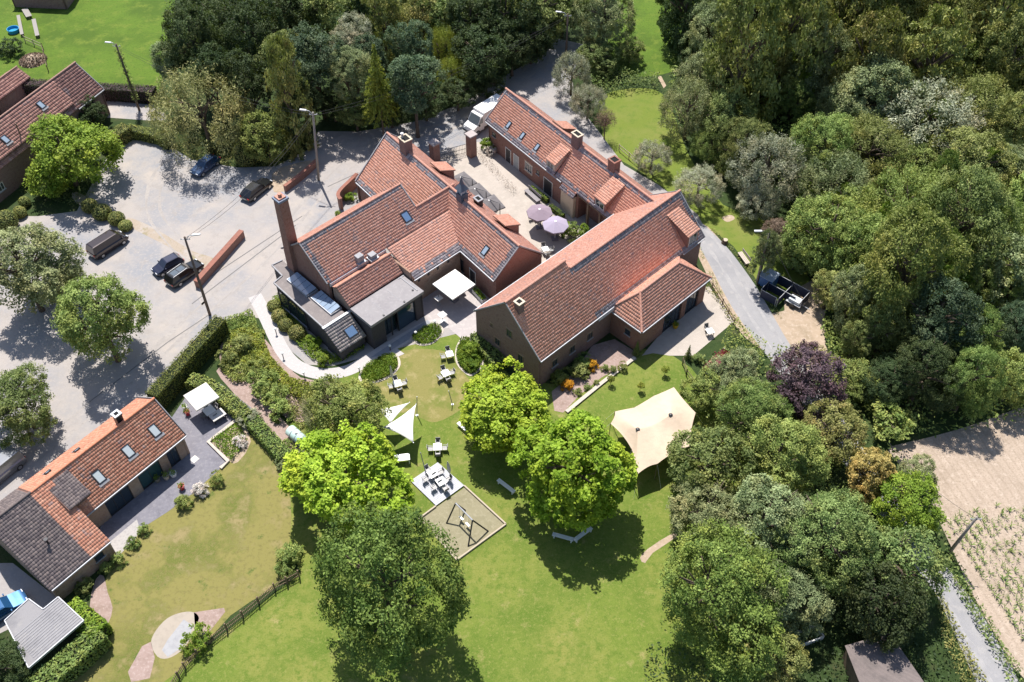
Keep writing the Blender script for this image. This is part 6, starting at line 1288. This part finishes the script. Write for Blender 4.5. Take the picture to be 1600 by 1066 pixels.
# enclosure by the lane with blue container, mesh trailer
p=P(1198,445); t=thing('blue_container','small blue container with pale lid beside the lane lamp','container',p,-.75); MB().box(-.9,.9,-.75,.75,.1,1.5).build('body',surf('blue_paint',(.04,.12,.30),rough=.4,bdist=0),t,bev=.03); MB().add([(-.95,-.8,1.5),(.95,-.8,1.5),(.95,.8,1.75),(-.95,.8,1.75),(-.95,-.8,1.56),(.95,-.8,1.56),(.95,.8,1.81),(-.95,.8,1.81)],[(3,2,1,0),(4,5,6,7),(0,1,5,4),(1,2,6,5),(2,3,7,6),(3,0,4,7)]).build('lid',surf('pale_blue_lid',(.30,.36,.45),rough=.4,bdist=0),t)
for x in (-.6,.6): MB().tube([(x,-.8,.15),(x,-.68,.15)],.15,10).build('wheel',M_metal_d,t)
p=P(1224,468); t=thing('livestock_pen','dark steel panel pen standing beside the lane','pen',p,-.72)
W2,L2=1.6,2.2
def panel(a,b,h=1.5,fill=True):
    a,b=Vector((*a,0)),Vector((*b,0))
    o=MB().obox(a+Vector((0,0,h*.55)),b+Vector((0,0,h*.55)),.03,h*.85).build('panel',surf('navy_panel',(.035,.04,.07),rough=.5,bdist=0),t) if fill else None
    for e in (a,b): MB().box(e.x-.04,e.x+.04,e.y-.04,e.y+.04,0,h).build('post',M_zinc,t)
    MB().obox(a+Vector((0,0,h+.03)),b+Vector((0,0,h+.03)),.05,.05).build('top_rail',M_zinc,t)
panel((-L2,-W2),(-L2,W2)); panel((-L2,W2),(L2,W2)); panel((L2,W2),(L2,-.2)); panel((-L2,0),(L2*.6,0),1.2); panel((-L2,-W2),(-.2,-W2),1.3); panel((0,-W2),(0,W2),1.2)
p=P(1241,476); t=thing('flatbed_trailer','small pale trailer parked at the end of the steel pen','trailer',p,-.72); MB().box(-.9,.9,-.6,.6,.45,.55).build('bed',M_zinc,t); MB().box(-.7,.7,-.45,.45,.55,.95).build('load',surf('pale_sheet',(.6,.63,.66),rough=.5,bdist=.01),t,bev=.06)
for y in (-.7,.7): MB().tube([(0,y-.09,.32),(0,y+.09,.32)],.32,14).build('wheel',M_metal_d,t)
MB().tube([(.9,0,.5),(1.9,0,.45)],.05,6).build('drawbar',M_zinc,t)
# meadow corner: trough, planks, muck heap
p=P(22,50); t=thing('water_trough','bright blue trough in the top left paddock corner','trough',p,.3); MB().lathe([(0,.02),(.8,0),(.9,.6),(.82,.6),(.78,.2),(0,.2)],18).build('tub',surf('bright_blue',(.03,.30,.55),rough=.35,bdist=0),t)
for a,b,w_,lb in (((30,28),(36,58),.5,'old grey plank gate leaning in the paddock corner'),((54,34),(60,60),.6,'weathered plank lying on the meadow'),((40,18),(47,30),.9,'grey feed rack in the paddock corner')):
    a,b=P(*a),P(*b); t=thing('plank',lb,'plank',a); d=b-a; MB().obox((0,0,.45),(d.x,d.y,.45),w_,.06).build('board',surf('grey_plank',(.30,.28,.26),bdist=.005),t); MB().obox((0,0,.2),(0,0,.42),.1,.1).obox((d.x,d.y,.02),(d.x,d.y,.42),.1,.1).build('legs',M_wood,t)
p=P(52,95); t=thing('muck_heap','brown straw heap behind the purple hedge','heap',p); n=900; rr=RNG.random(n)**.5*2.0; th=RNG.uniform(0,6.28,n); me=leaf_mesh('straw',np.c_[np.cos(th)*rr,np.sin(th)*rr,np.clip(.9*(1-(rr/2.1)**2),0,1)*RNG.uniform(.7,1,n)],RNG.normal(size=(n,3))+np.array((0,0,1)),np.full(n,.35),RNG.random(n),LM['brown'],.4); o=bpy.data.objects.new('straw',me); C.objects.link(o); o.parent=t; MB().lathe([(2.0,0),(1.4,.4),(.6,.75),(0,.85)],16).build('heap_core',M_dirt,t,True)
p=P(1262,996); t=thing('cold_frame','small pale rectangular frame in the shade of the copse','frame',p,.35); q=.9
for a,b in (((-1.1,-.6),(1.1,-.6)),((1.1,-.6),(1.1,.6)),((1.1,.6),(-1.1,.6)),((-1.1,.6),(-1.1,-.6))): MB().obox((*a,.35),(*b,.35),.12,.5).build('board',M_frame_w,t)
# hay-like white blossoms on lawn (fallen petals) left to the lawn material
# ================================================================ VEHICLES
M_tyre=surf('tyre',(.02,.02,.02),rough=.8,bdist=0); M_rim=surf('alloy',(.45,.46,.48),rough=.3,metal=.8,bdist=0); M_cglass=surf('car_glass',(.10,.125,.15),rough=.04,spec=1,bdist=0); M_head=surf('headlight',(.70,.72,.75),rough=.1,spec=1,bdist=0); M_tail=surf('taillight',(.45,.02,.02),rough=.2,bdist=0); M_trim=surf('black_trim',(.02,.02,.022),rough=.5,bdist=0)
def paint(n,c,metal=.4): return surf(n,c,rough=.28,metal=metal,spec=.5,bdist=0,coat=1.0)
def car(px, head_px, L, W, H, col, lab, cow=.30, rf0=.44, rf1=.80, rear=.97, belt=.95, hoodz=.82, rails=False, name='parked_car', cat='car', glassroof=False):
    """cow/rf0/rf1/rear: fractions of the length from the front where windscreen starts, roof starts, roof ends, rear window ends"""
    p=P(*px); q=P(*head_px); d=q-p; t=thing(name,lab,cat,p,math.atan2(d.y,d.x)-math.pi/2)
    Y=lambda f: L/2-f*L; w_=W/2; m=MB(); st=[(0,.42,.62,.80),(.03,.28,.70,.90),(.10,.22,hoodz-.06,.97),(.20,.20,hoodz,1),(cow,.20,belt-.02,1),(.45,.19,belt,1),(.7,.19,belt+.02,1),(.86,.20,belt+.02,1),(.95,.24,belt-.02,.97),(.985,.34,belt-.12,.92),(1,.45,belt-.25,.84)]
    n=8; vs=[]
    for f,zb,zt,k in st:
        y=Y(f); ww=w_*k
        vs+=[(-ww*.90,y,zb),(-ww,y,zb+.16),(-ww*.985,y,zt-.14),(-ww*.86,y,zt),(ww*.86,y,zt),(ww*.985,y,zt-.14),(ww,y,zb+.16),(ww*.90,y,zb)]
    fs=[(i*n+j,i*n+(j+1)%n,(i+1)*n+(j+1)%n,(i+1)*n+j) for i in range(len(st)-1) for j in range(n)]+[tuple(range(n)),tuple(range((len(st)-1)*n,len(st)*n))[::-1]]
    m.add(vs,fs); bo=m.build('body',col,t,True); e=bo.modifiers.new('edge','EDGE_SPLIT'); e.split_angle=math.radians(38)
    b0,b1,r0,r1=Y(cow),Y(rear),Y(rf0),Y(rf1); bw,rw=w_*.87,w_*.70; zb=belt-.03
    vs=[(-bw,b0,zb-.02),(bw,b0,zb-.02),(bw,b1,zb),(-bw,b1,zb),(-rw,r0,H-.05),(rw,r0,H-.05),(rw*.97,r1,H-.04),(-rw*.97,r1,H-.04)]
    MB().add(vs,[(0,1,5,4),(1,2,6,5),(2,3,7,6),(3,0,4,7),(4,5,6,7)]).build('cabin',col,t)
    V_=[Vector(v) for v in vs]
    def pane(i,j,k,l,name,mg=.10,u0=0,u1=1,v0=.0,v1=1):
        a,b,c,d_=(V_[x] for x in (i,j,k,l)); nrm=(b-a).cross(d_-a).normalized()*.012
        f=lambda u,v: (a.lerp(b,u)).lerp(d_.lerp(c,u),v)+nrm
        MB().quad(f(u0+mg*.5,v0+.08),f(u1-mg*.5,v0+.08),f(u1-mg*.5,v1-.10),f(u0+mg*.5,v1-.10)).build(name,M_cglass,t)
    pane(0,1,5,4,'windscreen',.12); pane(2,3,7,6,'rear_window',.2)
    for u0,u1 in ((.04,.36),(.36,.66),(.66,.94)): pane(1,2,6,5,'side_window',.05,u0,u1); pane(3,0,4,7,'side_window',.05,1-u1,1-u0)
    MB().add([(-rw*.99,r0,H-.048),(rw*.99,r0,H-.048),(rw*.96,r1,H-.038),(-rw*.96,r1,H-.038),(-rw*.8,r0-.15,H),(rw*.8,r0-.15,H),(rw*.78,r1+.15,H+.005),(-rw*.78,r1+.15,H+.005)],[(0,1,5,4),(1,2,6,5),(2,3,7,6),(3,0,4,7),(4,5,6,7)]).build('roof',col,t)
    if glassroof: MB().box(-rw*.6,rw*.6,Y((rf0+rf1)/2)+.02,r0-.3,H+.006,H+.015).build('sunroof',M_cglass,t); MB().box(-rw*.6,rw*.6,r1+.3,Y((rf0+rf1)/2)-.08,H+.008,H+.017).build('sunroof',M_cglass,t)
    if rails:
        for s in (-1,1): MB().obox((s*rw*.9,r0-.15,H+.05),(s*rw*.87,r1+.1,H+.05),.05,.05).build('roof_rail',M_rim,t)
    for s in (-1,1):
        for f in (.19,.80):
            wh=bpy.data.objects.new('wheel',None); C.objects.link(wh); wh.parent=t; wh.location=(s*(w_-.10),Y(f),.32)
            MB().tube([(-.11,0,0),(.11,0,0)],.32,18).build('tyre',M_tyre,wh); MB().tube([(s*.08,0,0),(s*.125,0,0)],.21,14).build('rim',M_rim,wh)
        MB().box(s*w_*.62-.19,s*w_*.62+.19,Y(.035),Y(.012),.58,.72).build('headlight',M_head,t,bev=.02); MB().box(s*w_*.70-.14,s*w_*.70+.14,Y(1.0),Y(.98),belt-.36,belt-.16).build('taillight',M_tail,t)
        MB().box(s*(w_+.08)-.10,s*(w_+.08)+.10,Y(cow+.06)-.06,Y(cow+.06)+.06,belt-.02,belt+.12).build('mirror',col,t,bev=.02)
    MB().box(-.26,.26,Y(1.004),Y(.998),.5,.61).build('number_plate',M_frame_w,t); MB().box(-w_*.5,w_*.5,Y(.005),Y(-.002),.45,.58).build('grille',M_trim,t)
    return t
car((322,264),(306,276),4.3,1.78,1.46,paint('blue_paint_car',(.015,.05,.13)),'metallic blue car parked under the pale willow')
car((402,301),(418,288),4.6,1.84,1.48,paint('black_paint',(.012,.013,.016)),'glossy black car parked beside the box mounds near the poplar')
car((171,388),(205,366),4.9,1.92,1.92,paint('brown_paint',(.030,.020,.022)),'dark brown people carrier alone in the car park',.12,.26,.95,.99,1.12,.98,name='parked_van',cat='van')
car((264,420),(245,430),3.7,1.66,1.48,paint('navy_paint',(.018,.022,.05)),'small navy hatchback next to the black estate',.27,.42,.86,.98)
car((290,432),(318,412),4.75,1.86,1.50,paint('black_paint2',(.012,.012,.014)),'black estate car with silver roof rails and glass roof',.29,.42,.90,.99,rails=True,glassroof=True)
car((4,742),(-26,766),4.9,1.95,2.0,paint('silver_paint',(.25,.26,.28),.7),'silver van cut off by the left edge of the photo',.12,.26,.95,.99,1.12,.98,name='parked_van',cat='van')
car((8,956),(34,940),4.2,1.78,1.45,paint('azure_paint',(.02,.10,.25)),'bright blue car beside the carport')
car((1122,572),(1138,556),4.2,1.78,1.45,paint('maroon_paint',(.14,.01,.02)),'dark red car half hidden by bushes below the forecourt')
# white box van at the gate
p=P(756,196); q=P(738,207); d=q-p; t=thing('box_van','white box van parked behind the end of the north range','van',p,math.atan2(d.y,d.x)-math.pi/2); wp=surf('van_white',(.85,.85,.85),rough=.35,bdist=0,coat=.5)
MB().box(-1.05,1.05,-3.6,.9,.75,2.9).build('cargo_box',wp,t,bev=.05); m=MB(); prof=[(.95,.45),(.95,2.55),(1.35,2.5),(2.05,1.45),(2.85,1.15),(3.0,.5)]
n=len(prof); vs=[(s*.98,y,z) for s in (-1,1) for y,z in prof]; m.add(vs,[tuple(range(n)),tuple(range(n,2*n))[::-1]]+[(i,(i+1)%n,n+(i+1)%n,n+i) for i in range(n)]); m.build('cab',wp,t,bev=.05)
MB().quad((-.85,1.40,2.45),(.85,1.40,2.45),(.85,2.06,1.50),(-.85,2.06,1.50)).build('windscreen',M_cglass,t,loc=(0,.04,.03))
MB().add([(-.9,.95,2.56),(.9,.95,2.56),(.8,-.1,3.1),(-.8,-.1,3.1),(.9,.85,2.5),(-.9,.85,2.5)],[(0,1,2,3)]).build('wind_deflector',wp,t)
for s in (-1,1):
    MB().add([(s*.99,1.1,1.5),(s*.99,1.9,1.5),(s*.99,1.45,2.3),(s*.99,1.1,2.35)],[(0,1,2,3)]).build('side_window',M_cglass,t); MB().box(s*1.15-.1,s*1.15+.1,1.85,2.0,1.4,1.75).build('mirror',M_trim,t); MB().box(s*.75-.15,s*.75+.15,2.86,2.98,.75,1.0).build('headlight',M_head,t)
    for y in (-2.4,2.1):
        wh=bpy.data.objects.new('wheel',None); C.objects.link(wh); wh.parent=t; wh.location=(s*.9,y,.36); MB().tube([(-.12,0,0),(.12,0,0)],.36,18).build('tyre',M_tyre,wh); MB().tube([(s*.09,0,0),(s*.13,0,0)],.22,14).build('rim',M_rim,wh)
MB().box(-.95,.95,2.9,3.05,.4,.62).build('bumper',M_trim,t); MB().box(-.9,.9,-3.6,2.5,.5,.74).build('chassis',M_trim,t)

# ================================================================ tidy the tree of parts: thing > part > sub-part, no deeper
def lift(o, newp):
    m = o.matrix_basis.copy(); q = o.parent
    while q is not None and q != newp: m = q.matrix_basis @ m; q = q.parent
    o.parent = newp; o.matrix_basis = m
for o in [x for x in bpy.data.objects if x.type == 'EMPTY' and x.name.split('.')[0] in ('west_wing','annexe')]:
    for ch in list(o.children): lift(ch, o.parent)
    bpy.data.objects.remove(o)
def depth(o):
    d = 0
    while o.parent: o = o.parent; d += 1
    return d
for o in list(bpy.data.objects):
    while depth(o) > 2: lift(o, o.parent.parent)
